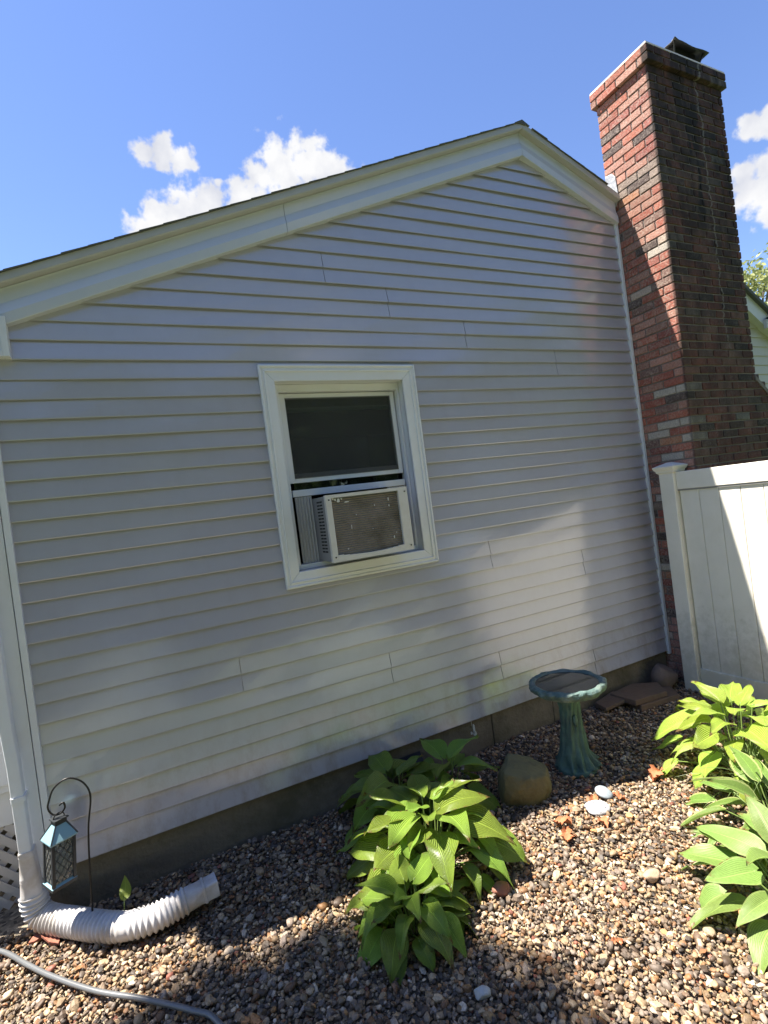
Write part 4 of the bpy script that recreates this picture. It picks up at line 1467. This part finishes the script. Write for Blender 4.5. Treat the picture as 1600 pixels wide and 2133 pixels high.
# knot on the trunk facing the camera
ka = math.atan2(CAM.y - BY, CAM.x - BX) + .35
kv, kf = cube_sphere(6)
kc = Vector((BX + .068 * math.cos(ka), BY + .068 * math.sin(ka), .33))
obj('knot', MB().add([(kc.x + p[0] * .016, kc.y + p[1] * .016, kc.z + p[2] * .036) for p in kv], [tuple(q) for q in kf]), BIRDBATH, ped, smooth=True)
SEG = 112
bp_ = [(.055, .462), (.10, .474), (.15, .486), (.19, .498), (.218, .512), (.234, .530), (.238, .548), (.230, .562), (.214, .568), (.200, .562), (.192, .552), (.15, .540), (.08, .534), (.0012, .532)]
rings = []
for i in range(len(bp_) - 1):
    for q in range(4):
        t_ = q / 4
        rad = bp_[i][0] * (1 - t_) + bp_[i + 1][0] * t_; z = bp_[i][1] * (1 - t_) + bp_[i + 1][1] * t_
        ring = []
        outer = i <= 8
        for j in range(SEG):
            a = 2 * PI * j / SEG
            f = 0
            if outer and rad > .13:
                k_ = (rad - .13) / .1
                f = k_ * (.008 * math.sin(17 * a + 60 * z) * math.sin(5 * a + 1) + .050 * mnoise.noise(Vector((math.cos(a) * 9, math.sin(a) * 9, z * 42))) + .008 * math.sin(7 * a))
            ring.append((BX + rad * (1 + f) * math.cos(a), BY + rad * (1 + f) * math.sin(a), z + (.004 * math.sin(9 * a) if outer and rad > .2 else 0)))
        rings.append(ring)
obj('bowl', MB().loft(rings), BIRDRIM, bb, smooth=True)
ring = [(BX + .196 * math.cos(2 * PI * j / 48), BY + .196 * math.sin(2 * PI * j / 48), .555) for j in range(48)]
WATER = mat('dark_water', (.035, .04, .038), rough=.06, var=.2, scale=5)
obj('water', MB().loft([[(x, y, .5535) for x, y, z in ring], ring]), WATER, bb)


# ------------------------------------------------------------------ rocks
def rock(name, c, rad, seed, material, label, cat, rot=(0, 0, 0), n=14, lump=.16, planes=5, flat=None, group=None, rough=0.0):
    v, f = cube_sphere(n)
    rg = np.random.default_rng(seed)
    v = v.copy()
    for k in range(planes):
        d = rg.normal(size=3); d /= np.linalg.norm(d)
        h = rg.uniform(.55, .85)
        ex = np.clip(v @ d - h, 0, None)
        v -= .85 * ex[:, None] * d
    ph = rg.uniform(0, 6, (6, 3)); fr = rg.uniform(1.5, 5, (6, 3))
    nz = sum(np.sin(v @ np.diag(fr[k]) @ np.ones(3) + ph[k, 0]) * .3 / (1 + k * .5) for k in range(6))
    v *= (1 + lump * .35 * nz)[:, None]
    if rough:
        v *= np.array([1 + rough * mnoise.fractal(Vector(p) * 2.6, 1.0, 2.0, 5) for p in v.tolist()])[:, None]
    v = v * np.array(rad)
    R_ = np.array(Matrix.Rotation(rot[2], 3, 'Z') @ Matrix.Rotation(rot[1], 3, 'Y') @ Matrix.Rotation(rot[0], 3, 'X'))
    v = v @ R_.T
    if flat is not None:
        v[:, 2] = np.maximum(v[:, 2], flat)
    v = v + np.array(c)
    o = obj(name, MB().add(v.tolist(), [tuple(q) for q in f]), material, None, smooth=True)
    return tag(o, label, cat, group)


rock('boulder', (1.865, -.64, .115), (.185, .125, .170), 4, BOULDER, 'brown mossy rounded boulder between the large hosta and the bird bath', 'boulder', rot=(.1, .55, -.45), lump=.14, n=26, rough=.05)
rock('painted_stone', (2.10, -.985, .030), (.072, .050, .024), 8, LETTERED,
     'white domed stone with dark scribbled lettering on the sunlit gravel', 'stone', rot=(.25, 0, -.5), n=8, planes=2, lump=.04)
rock('painted_stone', (2.245, -.905, .03), (.055, .050, .020), 9, mat('grey_speckled_stone', (.25, .29, .32), rough=.6, var=.4, scale=60, hue2=(.25, .28, .30), hfac=.6, hscale=45),
     'round blue grey speckled stone lying behind the white lettered stone', 'stone', rot=(.35, .1, .4), n=8, planes=2, lump=.04)
# slabs stacked in the corner
def slab(name, pts, z0, h, material, label, tilt=0.0):
    m_ = MB()
    c = Vector((sum(p[0] for p in pts) / len(pts), sum(p[1] for p in pts) / len(pts), 0))
    lo = [(x, y, z0 + (x - c.x) * tilt) for x, y in pts]
    hi = [(c.x + (x - c.x) * .97, c.y + (y - c.y) * .97, z0 + h + (x - c.x) * tilt) for x, y in pts]
    o = obj(name, m_.loft([lo, hi]), material, None, bevel=.006)
    return tag(o, label, 'stone', 'flat stones stacked in the corner')


slab('stone_slab', [(3.33, -.31), (3.72, -.36), (3.86, -.16), (3.70, -.03), (3.38, -.03)], .0, .050, SLAB, 'lower flat brown stone slab in the dark corner by the fence post')
slab('stone_slab', [(3.30, -.29), (3.62, -.33), (3.74, -.16), (3.58, -.03), (3.28, -.06)], .052, .042, SLAB, 'upper flat brown stone slab lying on another in the dark corner')
slab('stone_slab', [(3.12, -.16), (3.30, -.20), (3.42, -.10), (3.34, -.03), (3.14, -.03)], .045, .030, SLAB, 'small thin stone slab poking out beside the bird bath', tilt=.18)
rock('corner_rock', (3.86, -.13, .10), (.12, .09, .12), 14, ROCK_GREY, 'brown rough rock behind the slabs at the fence post', 'rock', n=9)
rock('red_stone', (1.305, -1.15, .03), (.045, .035, .028), 23, mat('red_stone', (.30, .13, .09), rough=.8, var=.3, scale=30, bump=.4), 'reddish stone lump on the gravel right of the small hosta', 'stone', n=6)
rock('flat_stone', (.94, -1.50, .022), (.036, .030, .020), 27, mat('pale_stone', (.42, .42, .40), rough=.8, var=.2, scale=30, bump=.3), 'pale square grey stone at the bottom of the gravel', 'stone', n=6)
rock('brown_stone', (1.90, -1.47, .022), (.05, .03, .022), 29, mat('tan_stone', (.36, .25, .17), rough=.8, var=.2, scale=30, bump=.3), 'long tan stone beside the blue green hosta', 'stone', n=6)


# ------------------------------------------------------------------ dry leaves and bark chips
def dry_leaf(c, size, az, label, seed, material=DRYLEAF):
    r_ = random.Random(seed)
    prof_ = [.10, .35, .22, .60, .40, .80, .46, .70, .36, .48, .18, .02]
    v, f = [], []
    n_ = len(prof_)
    for j, w in enumerate(prof_):
        t_ = j / (n_ - 1) - .5
        for i in range(5):
            u = i / 2 - 1
            curl = .22 * u * u * (1 + .5 * math.sin(j)) + .12 * math.sin(t_ * 6 + seed)
            v.append((t_ * size * 1.1, u * w * size * .55 * (1 + .15 * r_.uniform(-1, 1)), curl * size + .004 * r_.random()))
    for j in range(n_ - 1):
        for i in range(4):
            a = j * 5 + i
            f.append((a, a + 1, a + 6, a + 5))
    ca_, sa_ = math.cos(az), math.sin(az)
    zmin = min(p[2] for p in v)
    v = [(c[0] + x * ca_ - y * sa_, c[1] + x * sa_ + y * ca_, gz(c[0], c[1]) + .012 + (z - zmin)) for x, y, z in v]
    o = obj('dry_leaf', MB().add(v, f), material, None, smooth=True)
    return tag(o, label, 'leaf', 'dry leaves on the gravel')


dry_leaf((2.63, -.955), .11, .3, 'curled orange dry leaf at the shadow edge below the bird bath', 1)
dry_leaf((2.03, -1.09), .075, 1.2, 'small red brown dry leaf just below the white lettered stone', 2)
dry_leaf((1.86, -.97), .085, 2.2, 'dry red brown leaf beside the foot of the boulder', 3)
dry_leaf((1.80, -1.06), .085, 4.0, 'orange dry leaf between the boulder and the large hosta leaves', 4)
dry_leaf((2.14, -.93), .07, .9, 'bright orange leaf scrap touching the white lettered stone', 5)
dry_leaf((2.28, -.98), .06, 1.9, 'rust coloured leaf scrap right of the speckled stone', 6)
dry_leaf((1.50, -1.62), .05, 2.9, 'small orange leaf scrap low on the sunlit gravel', 7)
dry_leaf((.88, -1.24), .10, .2, 'brown dry leaf under the front of the small hosta', 8, mat('brown_dry_leaf', (.20, .10, .055), rough=.8, var=.3, scale=30))
for k, (x, y, az) in enumerate(((-.60, -.12, .5), (-.545, -.16, 1.3), (-.57, -.19, 2.2))):
    r_ = random.Random(k)
    w_ = .035
    pts = [Vector((-.07, 0, 0)), Vector((-.03, .02, .012)), Vector((.04, .016, .02)), Vector((.075, 0, .006)), Vector((.02, -.022, .0)), Vector((-.05, -.018, .0))]
    R_ = Matrix.Rotation(az, 3, 'Z')
    lo = [R_ @ p + Vector((x, y, gz(x, y) + .012)) for p in pts]
    hi = [p + Vector((0, 0, .014)) for p in lo]
    tag(obj('bark_chip', MB().loft([lo, hi]), WOODCHIP, None, bevel=.003),
        ['leftmost red bark chip under the corrugated drain pipe', 'upper red bark chip touching the corrugated drain pipe', 'front red bark chip below the corrugated drain pipe'][k], 'bark chip', 'bark chips by the drain pipe')

# crumbled leaf litter and twigs among the pebbles
rl = random.Random(404)
mb = MB(); lc = []
for k in range(420):
    x, y = rl.uniform(-.9, 3.9), rl.uniform(-2.1, -.03)
    px, py, w_ = project((x, y, 0))
    if not (-60 < px < 1660 and py < 2190):
        continue
    if rl.random() < .5 and y < -.35:
        continue
    a = rl.uniform(0, 2 * PI); L = rl.uniform(.006, .022); wd_ = L * rl.uniform(.25, .7)
    d = Vector((math.cos(a), math.sin(a), rl.uniform(-.2, .3))); e = Vector((-math.sin(a), math.cos(a), rl.uniform(-.3, .3)))
    c = Vector((x, y, gz(x, y) + .019 + rl.uniform(0, .006)))
    q = [c - d * L, c - e * wd_ + Vector((0, 0, .003)), c + d * L, c + e * wd_ + Vector((0, 0, .004))]
    mb.add(q + [p + Vector((0, 0, .0012)) for p in q], [(0, 3, 2, 1), (4, 5, 6, 7), (0, 1, 5, 4), (1, 2, 6, 5), (2, 3, 7, 6), (3, 0, 4, 7)])
    k_ = rl.uniform(.6, 1.3); cc_ = rl.choice([(.24, .11, .05), (.15, .09, .05), (.30, .19, .08), (.10, .07, .045)])
    lc += [(cc_[0] * k_, cc_[1] * k_, cc_[2] * k_, 1)] * 8
lit = obj('leaf_litter', mb, GRAVEL)
lit['kind'] = 'stuff'
tag(lit, 'crumbs of brown leaf litter scattered over the pebbles', 'leaf litter')
ca = lit.data.color_attributes.new('col', 'FLOAT_COLOR', 'POINT')
ca.data.foreach_set('color', np.array(lc, dtype=np.float32).ravel())

# ------------------------------------------------------------------ downspout and flexible drain pipe
ds = empty('downspout', (-.635, -.065, 0), 'white downspout beside the corner board ending in a white corrugated drain hose', 'downspout')


def rrect(cx, cy, hx, hy, z, r_=.008, n=3):
    out = []
    for (sx, sy, a0) in ((1, 1, 0), (-1, 1, PI / 2), (-1, -1, PI), (1, -1, 3 * PI / 2)):
        for k in range(n + 1):
            a = a0 + PI / 2 * k / n
            out.append((cx + sx * (hx - r_) + r_ * math.cos(a), cy + sy * (hy - r_) + r_ * math.sin(a), z))
    return out


obj('pipe', MB().loft([rrect(cx_, cy_, .026, .034, z) for cx_, cy_, z in ((-.638, -.068, .40), (-.640, -.067, .82), (-.646, -.062, .93), (-.650, -.058, 1.0), (-.655, -.05, 1.8), (-.660, -.045, 2.85))]), WHITE, ds, smooth=True, sharp=40)
obj('collar', MB().loft([rrect(-.636, -.068, .031, .039, z, .01) for z in (.66, .668, .676, .684)]), WHITE, ds, smooth=True, sharp=40)
# adapter from rectangle to round with ribs
rings = []
for (z, k) in ((.418, 1.18), (.410, 1.25), (.404, 1.16), (.398, 1.25), (.390, 1.15), (.33, 1.2), (.30, 1.28), (.295, 1.4), (.288, 1.28), (.282, 1.4), (.275, 1.3), (.25, 1.45), (.215, 1.75), (.205, 1.95), (.195, 1.75)):
    f = max(0, min(1, (.42 - z) / .22))
    ring = []
    for (x, y, zz) in rrect(-.636, -.068, .026 * k, .034 * (1 + (k - 1) * .7), z, .012 + .012 * f, 4):
        a = math.atan2(y + .068, x + .636)
        rr2 = .05 + .012 * max(0, (k - 1.5))
        ring.append((x * (1 - f) + (-.636 + rr2 * math.cos(a)) * f, y * (1 - f) + (-.068 + rr2 * math.sin(a)) * f, zz))
    rings.append(ring)
obj('adapter', MB().loft(rings), PIPE, ds, smooth=True, sharp=50)


def catmull(pts, per=12):
    P = [Vector(p) for p in pts]
    P = [P[0] * 2 - P[1]] + P + [P[-1] * 2 - P[-2]]
    out = []
    for i in range(1, len(P) - 2):
        for k in range(per):
            t_ = k / per
            out.append(.5 * ((2 * P[i]) + (P[i + 1] - P[i - 1]) * t_ + (2 * P[i - 1] - 5 * P[i] + 4 * P[i + 1] - P[i + 2]) * t_ ** 2 + (3 * P[i] - P[i - 1] - 3 * P[i + 1] + P[i + 2]) * t_ ** 3))
    out.append(P[-2])
    return out


def resample(pts, step):
    out = [pts[0]]; acc_ = 0
    for a, b_ in zip(pts[:-1], pts[1:]):
        L = (b_ - a).length
        while acc_ + L >= step:
            q = (step - acc_) / L
            a = a.lerp(b_, q); out.append(a); L = (b_ - a).length; acc_ = 0
        acc_ += L
    out.append(pts[-1])
    return out


path = resample(catmull([(-.636, -.068, .205), (-.632, -.070, .15), (-.612, -.085, .098), (-.555, -.130, .078), (-.46, -.215, .076), (-.35, -.315, .074), (-.25, -.385, .073), (-.14, -.415, .074), (-.05, -.408, .078), (.02, -.400, .084)]), .0036)
rad = []
tot_ = len(path)
for i in range(tot_):
    s_ = i * .0036
    rib = math.cos(2 * PI * s_ / .0225)
    smooth_zone = 1 - math.exp(-((s_ - .60) / .035) ** 2)
    rad.append((.0575 + .0055 * rib * smooth_zone) * (1 if i > 6 else .94))
obj('corrugated_hose', MB().tube(path, rad, 28), PIPE, ds, smooth=True)
e0 = path[-1]; ed = (Vector((.165, -.392, .096)) - e0).normalized()
side = ed.cross(Vector((0, 0, 1))).normalized(); upv = side.cross(ed)
rings = []
for (s_, hx, hy, rd) in ((0, .054, .054, .0535), (.03, .052, .052, .050), (.06, .047, .046, .035), (.075, .044, .040, .012), (.078, .047, .043, .010), (.086, .047, .043, .010), (.089, .043, .039, .010), (.145, .043, .039, .008)):
    base_ = rrect(0, 0, hx, hy, 0, min(rd, hx, hy) * .999, 6)
    rings.append([e0 + ed * s_ + side * x + upv * y for x, y, _ in base_])
obj('end_adapter', MB().loft(rings), PIPE, ds, smooth=True, sharp=50)

# ------------------------------------------------------------------ shepherd hook and lantern
hk = empty('shepherd_hook', (-.388, -.27, 0), 'thin black shepherd hook standing in the gravel by the drain hose', 'hook')
pts = [(-.388, -.270, -.06), (-.372, -.269, .25), (-.352, -.268, .50), (-.326, -.268, .648), (-.344, -.268, .720), (-.388, -.268, .760), (-.427, -.268, .762), (-.468, -.268, .734), (-.490, -.268, .686), (-.496, -.268, .655),
       (-.481, -.268, .623), (-.453, -.268, .617), (-.432, -.268, .636), (-.435, -.268, .662), (-.452, -.268, .655)]
obj('rod', MB().tube(catmull(pts, 6), .0042, 8), IRON, hk, smooth=True)

LX, LY, LZ = -.458, -.268, .290
lt_ = empty('lantern', (LX, LY, LZ), 'black lantern with roof tinted by painted sky reflection and diamond glass hanging from the hook', 'lantern')
AZL = math.radians(28)


def lpt(x, y, z):
    x, y = x * .90, y * .90
    return (LX + x * math.cos(AZL) - y * math.sin(AZL) + .09 * (z - .33), LY + x * math.sin(AZL) + y * math.cos(AZL), LZ + .33 + (z - .33) * .94)


def lbox(x0, x1, y0, y1, z0, z1):
    c = MB().box(x0, x1, y0, y1, z0, z1)
    c.v = [lpt(*p) for p in c.v]
    return c


h2 = .049
obj('base', lbox(-h2 - .010, h2 + .010, -h2 - .010, h2 + .010, 0, .014), LANTERN_METAL, lt_)
m_ = MB().loft([[lpt(x, y, z) for x, y in ((-q, -q), (q, -q), (q, q), (-q, q))] for q, z in ((h2 + .010, .014), (h2 - .012, .026))])
obj('base_slope', m_, LANTERN_ROOF, lt_)
for sx in (-1, 1):
    for sy in (-1, 1):
        obj('corner_post', lbox(sx * h2 - .007, sx * h2 + .007, sy * h2 - .007, sy * h2 + .007, .015, .216), LANTERN_METAL, lt_)
for a in range(4):
    ca_, sa_ = math.cos(a * PI / 2), math.sin(a * PI / 2)
    rot = lambda x, y, z: lpt(x * ca_ - y * sa_, x * sa_ + y * ca_, z)
    g_ = MB().box(-h2 + .007, h2 - .007, -h2 - .001, -h2 + .0005, .026, .214)
    g_.v = [rot(*p) for p in g_.v]
    gp = obj('glass_panel', g_, LANTERN_GLASS, lt_)
    wr = MB()
    for k in range(-2, 5):
        for s_ in (-1, 1):
            x0_, x1_ = -h2 + .007, h2 - .007
            z0_ = .03 + k * .045
            p, q = (x0_, z0_), (x1_, z0_ + .115)
            # clip to the pane
            def clip(p, q):
                (xa, za), (xb, zb) = p, q
                if zb <= .028 or za >= .212: return None
                if za < .028: xa += (xb - xa) * (.028 - za) / (zb - za); za = .028
                if zb > .212: xb -= (xb - xa) * (zb - .212) / (zb - za); zb = .212
                return (xa, za), (xb, zb)
            cl = clip(p, q)
            if cl:
                (xa, za), (xb, zb) = cl
                wr.tube([rot(s_ * xa, -h2 - .0025, za), rot(s_ * xb, -h2 - .0025, zb)], .0012, 4)
    obj('diamond_wires', wr, LANTERN_METAL, gp)
q0, q1 = h2 + .014, .026
rf_ = MB().loft([[lpt(x, y, z) for x, y in ((-q, -q), (q, -q), (q, q), (-q, q))] for q, z in ((q0, .216), (q0 + .001, .222), (q1, .285))])
lroof = obj('roof', rf_, LANTERN_ROOF, lt_)
for sx in (-1, 1):
    for sy in (-1, 1):
        obj('roof_rib', MB().tube([lpt(sx * q0, sy * q0, .223), lpt(sx * q1, sy * q1, .287)], .0035, 6), LANTERN_METAL, lroof)
obj('chimney_top', lbox(-.027, .027, -.027, .027, .286, .306), LANTERN_METAL, lt_)
obj('top_plate', lbox(-.034, .034, -.034, .034, .3065, .312), LANTERN_METAL, lt_)
hp = [lpt(-.030, 0, .30), lpt(-.020, 0, .325), lpt(0, 0, .334), lpt(.020, 0, .325), lpt(.030, 0, .30)]
obj('handle', MB().tube(catmull(hp, 5), .0025, 6), IRON, lt_)
obj('candle', MB().tube([lpt(0, 0, .02), lpt(0, 0, .03), lpt(0, 0, .125), lpt(0, 0, .130)], [.028, .030, .030, .026], 20), WAX, lt_, smooth=True, sharp=40)

# ------------------------------------------------------------------ hose in the foreground
hp = [(-1.25, .20, .03), (-.98, .03, .035), (-.772, -.141, .035), (-.634, -.323, .036), (-.528, -.458, .036), (-.356, -.647, .036), (-.181, -.802, .036), (-.018, -.965, .036), (.057, -1.059, .036), (.10, -1.25, .034), (.05, -1.6, .03)]
hp = [(x, y, gz(x, y) + .034) for x, y, z in hp]
tag(obj('garden_hose', MB().tube(catmull(hp, 10), .0105, 14), HOSE, None, smooth=True), 'dark grey garden hose crossing the lower left corner of the gravel', 'hose')

# small black panel by the foundation and the chips below the siding
pn = empty('solar_light', (1.44, -.06, .0), 'small black flat panel light by the foundation behind the shaded hosta', 'light')
pv = [(1.33, -.115, .115), (1.53, -.095, .115), (1.545, -.012, .155), (1.35, -.015, .155)]
obj('panel', MB().loft([pv, [(x, y, z + .014) for x, y, z in pv]]), BLACK_PLASTIC, pn)
obj('stake', MB().tube([(1.44, -.055, -.03), (1.44, -.055, .138)], .01, 8), BLACK_PLASTIC, pn)
cbl = empty('cable_stub', (1.99, .0, .12), 'short white wire and flaked paint hanging under the siding on the foundation', 'cable')
obj('wire', MB().tube([(1.985, .004, .25), (1.987, .0, .22), (1.992, .004, .18)], .0022, 6), WAX, cbl, smooth=True)
for k, (x, z, w_, h_) in enumerate(((2.010, .172, .010, .040), (2.014, .135, .018, .022), (1.985, .145, .009, .012))):
    q = [(x + math.cos(a) * w_ * rnd.uniform(.6, 1.1), .010, z + math.sin(a) * h_ * rnd.uniform(.6, 1.1)) for a in [2 * PI * i / 8 for i in range(8)]]
    obj('paint_flake', MB().loft([q, [(a, .0135, c) for a, b_, c in q]]), WAX, cbl)

# ------------------------------------------------------------------ porch at the left edge
porch = empty('porch', (-1.3, .35, 0), 'white porch steps with lattice skirt left of the corner board', 'porch')
obj('skirt_board', MB().box(-2.0, -.69, .26, .285, .42, .60), WHITE, porch, bevel=.003)
obj('deck_edge', MB().box(-2.0, -.685, .235, .9, .60, .64), WHITE, porch, bevel=.003)
obj('bottom_rail', MB().box(-2.0, -.70, .24, .28, .775, .815), WHITE, porch, bevel=.003)
obj('post', MB().box(-.79, -.70, .22, .31, .64, 1.75), WHITE, porch, bevel=.004)
for k in range(7):
    x = -.87 - k * .14
    obj('baluster', MB().box(x - .018, x + .018, .245, .275, .815, 1.6), WHITE, porch)
obj('hand_rail', MB().box(-2.0, -.79, .22, .30, 1.6, 1.65), WHITE, porch, bevel=.004)
SL = mat('lattice_white', (.52, .50, .49), rough=.6, var=.1, scale=6, coords='Position')
for s_ in (-1, 1):
    for k in range(20):
        x0_ = -2.1 + k * .088
        lo = Vector((x0_, .27 + .006 * s_, .0)); hi = Vector((x0_ + .42, .27 + .006 * s_, .42))
        if s_ < 0:
            lo.x, hi.x = hi.x, lo.x
        if min(lo.x, hi.x) > -.72:
            continue
        for _ in range(2):                      # trim at the end post
            if hi.x > -.70:
                hi = lo + (hi - lo) * ((-.70 - lo.x) / (hi.x - lo.x))
            if lo.x > -.70:
                lo = hi + (lo - hi) * ((-.70 - hi.x) / (lo.x - hi.x))
        d = (hi - lo).normalized(); n_ = Vector((-d.z, 0, d.x)) * .019
        q = [lo - n_, hi - n_, hi + n_, lo + n_]
        obj('lattice_slat', MB().loft([q, [p + Vector((0, .005, 0)) for p in q]]), SL, porch)
obj('end_post', MB().box(-.705, -.668, .25, .30, .0, .42), WHITE, porch)
obj('under_deck', MB().box(-2.0, -.66, .6, .62, .0, .6), CONCRETE, porch)

# ------------------------------------------------------------------ cream house beyond the chimney
nh = empty('neighbour_house', (9.0, 1.0, 0), 'cream sided house gable with white rake seen right of the chimney', 'house')
NY = 1.0
NRK = lambda x: 3.983 - .575 * (x - 7.858)
x_r = 6.4
nm_ = MB()
pl = [(5.9, 0), (11.5, 0), (11.5, NRK(11.5) - .3), (x_r, NRK(x_r) - .3), (5.9, NRK(x_r) - .6)]
nm_.loft([[(x, NY + .02, z) for x, z in pl], [(x, NY + .25, z) for x, z in pl]])
obj('wall', nm_, CREAM, nh)
for k in range(32):
    zb = .3 + k * .127; zt = zb + .13
    xb = min(11.5, 7.858 + (3.983 - .20 - zb) / .575); xt = min(11.5, 7.858 + (3.983 - .20 - zt) / .575)
    if xt < 6.3: break
    ring = lambda x0_, x1_: None
    r0_ = [(6.0, NY + .02, zb), (6.0, NY - .002, zb), (6.0, NY + .012, zt), (6.0, NY + .02, zt)]
    r1_ = [(xb, NY + .02, zb), (xb, NY - .002, zb), (xt, NY + .012, zt), (xt, NY + .02, zt)]
    obj('siding_plank', MB().loft([r0_, r1_]), CREAM, nh)
rk = [[(x, yy, NRK(x) + dz) for yy, dz in ((NY - .09, -.27), (NY - .09, -.05), (NY + .02, -.05), (NY + .02, -.27))] for x in (x_r, 11.7)]
obj('rake_board', MB().loft(rk), CREAM_TRIM, nh)
rk = [[(x, yy, NRK(x) + dz) for yy, dz in ((NY - .14, -.05), (NY - .14, .0), (NY + 5, .0), (NY + 5, -.05))] for x in (x_r, 11.8)]
obj('roof', MB().loft(rk), SHINGLE, nh)
fl_ = obj('flood_light', MB().tube([(8.10, NY - .09, 3.70), (8.12, NY - .16, 3.69), (8.22, NY - .22, 3.66)], [.02, .03, .05], 10), METAL_DK, nh, smooth=True)
obj('junction_box', MB().box(8.02, 8.09, NY - .13, NY - .09, 3.56, 3.68), CREAM_TRIM, nh)


# ------------------------------------------------------------------ trees
def tree(name, label, base, height, trunk_r, crown_c, crown_r, n_leaf, leaf, material, seed, clumps=26, shell=.35, group=None):
    r_ = random.Random(seed)
    rg = np.random.default_rng(seed)
    root = empty(name, base, label, 'tree', group)
    b0 = Vector(base)
    cc = Vector(crown_c)
    top = cc + Vector((0, 0, crown_r[2] * .5))
    mb_ = MB()
    pts = [b0 + Vector((0, 0, -.2)), b0.lerp(cc, .35) + Vector((r_.uniform(-.1, .1), r_.uniform(-.1, .1), 0)), b0.lerp(cc, .7), cc, top]
    mb_.tube(catmull(pts, 5), [trunk_r * (1.25 if k == 0 else 1) * (1 - .85 * k / 20) for k in range(21)], 9)
    cl = []
    for k in range(clumps):
        while True:
            p = rg.uniform(-1, 1, 3)
            d = np.linalg.norm(p)
            if shell < d < 1: break
        c = np.array(cc) + p * np.array(crown_r)
        cl.append(c)
        s0_ = b0.lerp(cc, r_.uniform(.55, 1.0))
        e_ = Vector(c)
        mid = s0_.lerp(e_, .5) + Vector((0, 0, .12 * (e_ - s0_).length))
        mb_.tube(catmull([s0_, mid, e_], 4), [trunk_r * .28 * (1 - .85 * q / 8) for q in range(9)], 5)
    obj('trunk', mb_, BARK, root, smooth=True)
    cl = np.array(cl)
    n = n_leaf
    which = rg.integers(0, len(cl), n)
    cr_ = min(crown_r) * rg.uniform(.22, .40, len(cl))
    off_ = rg.normal(0, .5, (n, 3)) * cr_[which][:, None] * np.array([1.15, 1.15, .75])
    c = cl[which] + off_
    a = rg.normal(size=(n, 3)); a /= np.linalg.norm(a, axis=1)[:, None]
    b_ = rg.normal(size=(n, 3)); b_ -= a * (a * b_).sum(1)[:, None]; b_ /= np.linalg.norm(b_, axis=1)[:, None]
    L = leaf * rg.uniform(.6, 1.3, n)[:, None]
    Vq = np.stack([c - a * L, c - b_ * L * .42, c + a * L, c + b_ * L * .42], 1).reshape(-1, 3)
    me = bpy.data.meshes.new('crown')
    ol = np.array(root.location)
    me.vertices.add(n * 4); me.vertices.foreach_set('co', (Vq - ol).ravel().astype(np.float32))
    me.loops.add(n * 4); me.loops.foreach_set('vertex_index', np.arange(n * 4, dtype=np.int32))
    me.polygons.add(n); me.polygons.foreach_set('loop_start', (np.arange(n) * 4).astype(np.int32))
    me.update(calc_edges=True)
    at = me.attributes.new('tone', 'FLOAT', 'POINT')
    tone = np.clip(.5 * rg.random(len(cl))[which] + .5 * rg.random(n), 0, 1)
    at.data.foreach_set('value', np.repeat(tone, 4).astype(np.float32))
    me.materials.append(material)
    o = bpy.data.objects.new('crown', me)
    COL.objects.link(o)
    o.parent = root
    return root


tree('pale_tree', 'pale yellow green tree beyond the cream house roof', (21.0, 7.6, 0), 8.5, .25, (21.0, 7.6, 6.2), (2.6, 2.6, 2.6), 9000, .10, CROWN_PALE, 6, clumps=34)
# the tall tree that stands left of the house and dapples the gravel
tree('shade_tree', 'nearer tall tree left of the house that shades the lower left gravel', (-4.9, 1.4, 0), 12, .22, (-3.45, .42, 9.0), (1.05, .50, .75), 4000, .085, CROWN_DARK, 15, clumps=26, shell=.05, group='tall trees left of the house')
tree('shade_tree', 'farther tall tree left of the house that dapples the bottom gravel', (-4.4, -1.2, 0), 12, .22, (-2.85, -.30, 9.0), (1.0, .42, .8), 1700, .085, CROWN_DARK, 18, clumps=20, shell=.05, group='tall trees left of the house')
# unseen trees added across the yard: they close off the low sky and show in the window glass
for k, (x, y, h) in enumerate(((-11.5, -6.5, 10.5), (-8.2, -9.5, 11.5), (-4.2, -11.0, 12.5), (-.3, -10.2, 11.8), (3.6, -11.2, 12.8), (7.6, -10.2, 12.0), (11.4, -8.0, 11.5))):
    tree('sky_blocking_tree', 'unseen dense green tree added to close off the low sky, %s of the row' % ('first', 'second', 'third', 'fourth', 'fifth', 'sixth', 'seventh')[k], (x, y, 0), h, .2,
         (x, y, h * .40), (2.7, 1.9, h * .40), 6500, .27, CROWN_DARK, 80 + k, clumps=60, shell=.15, group='unseen trees added to close off the low sky')
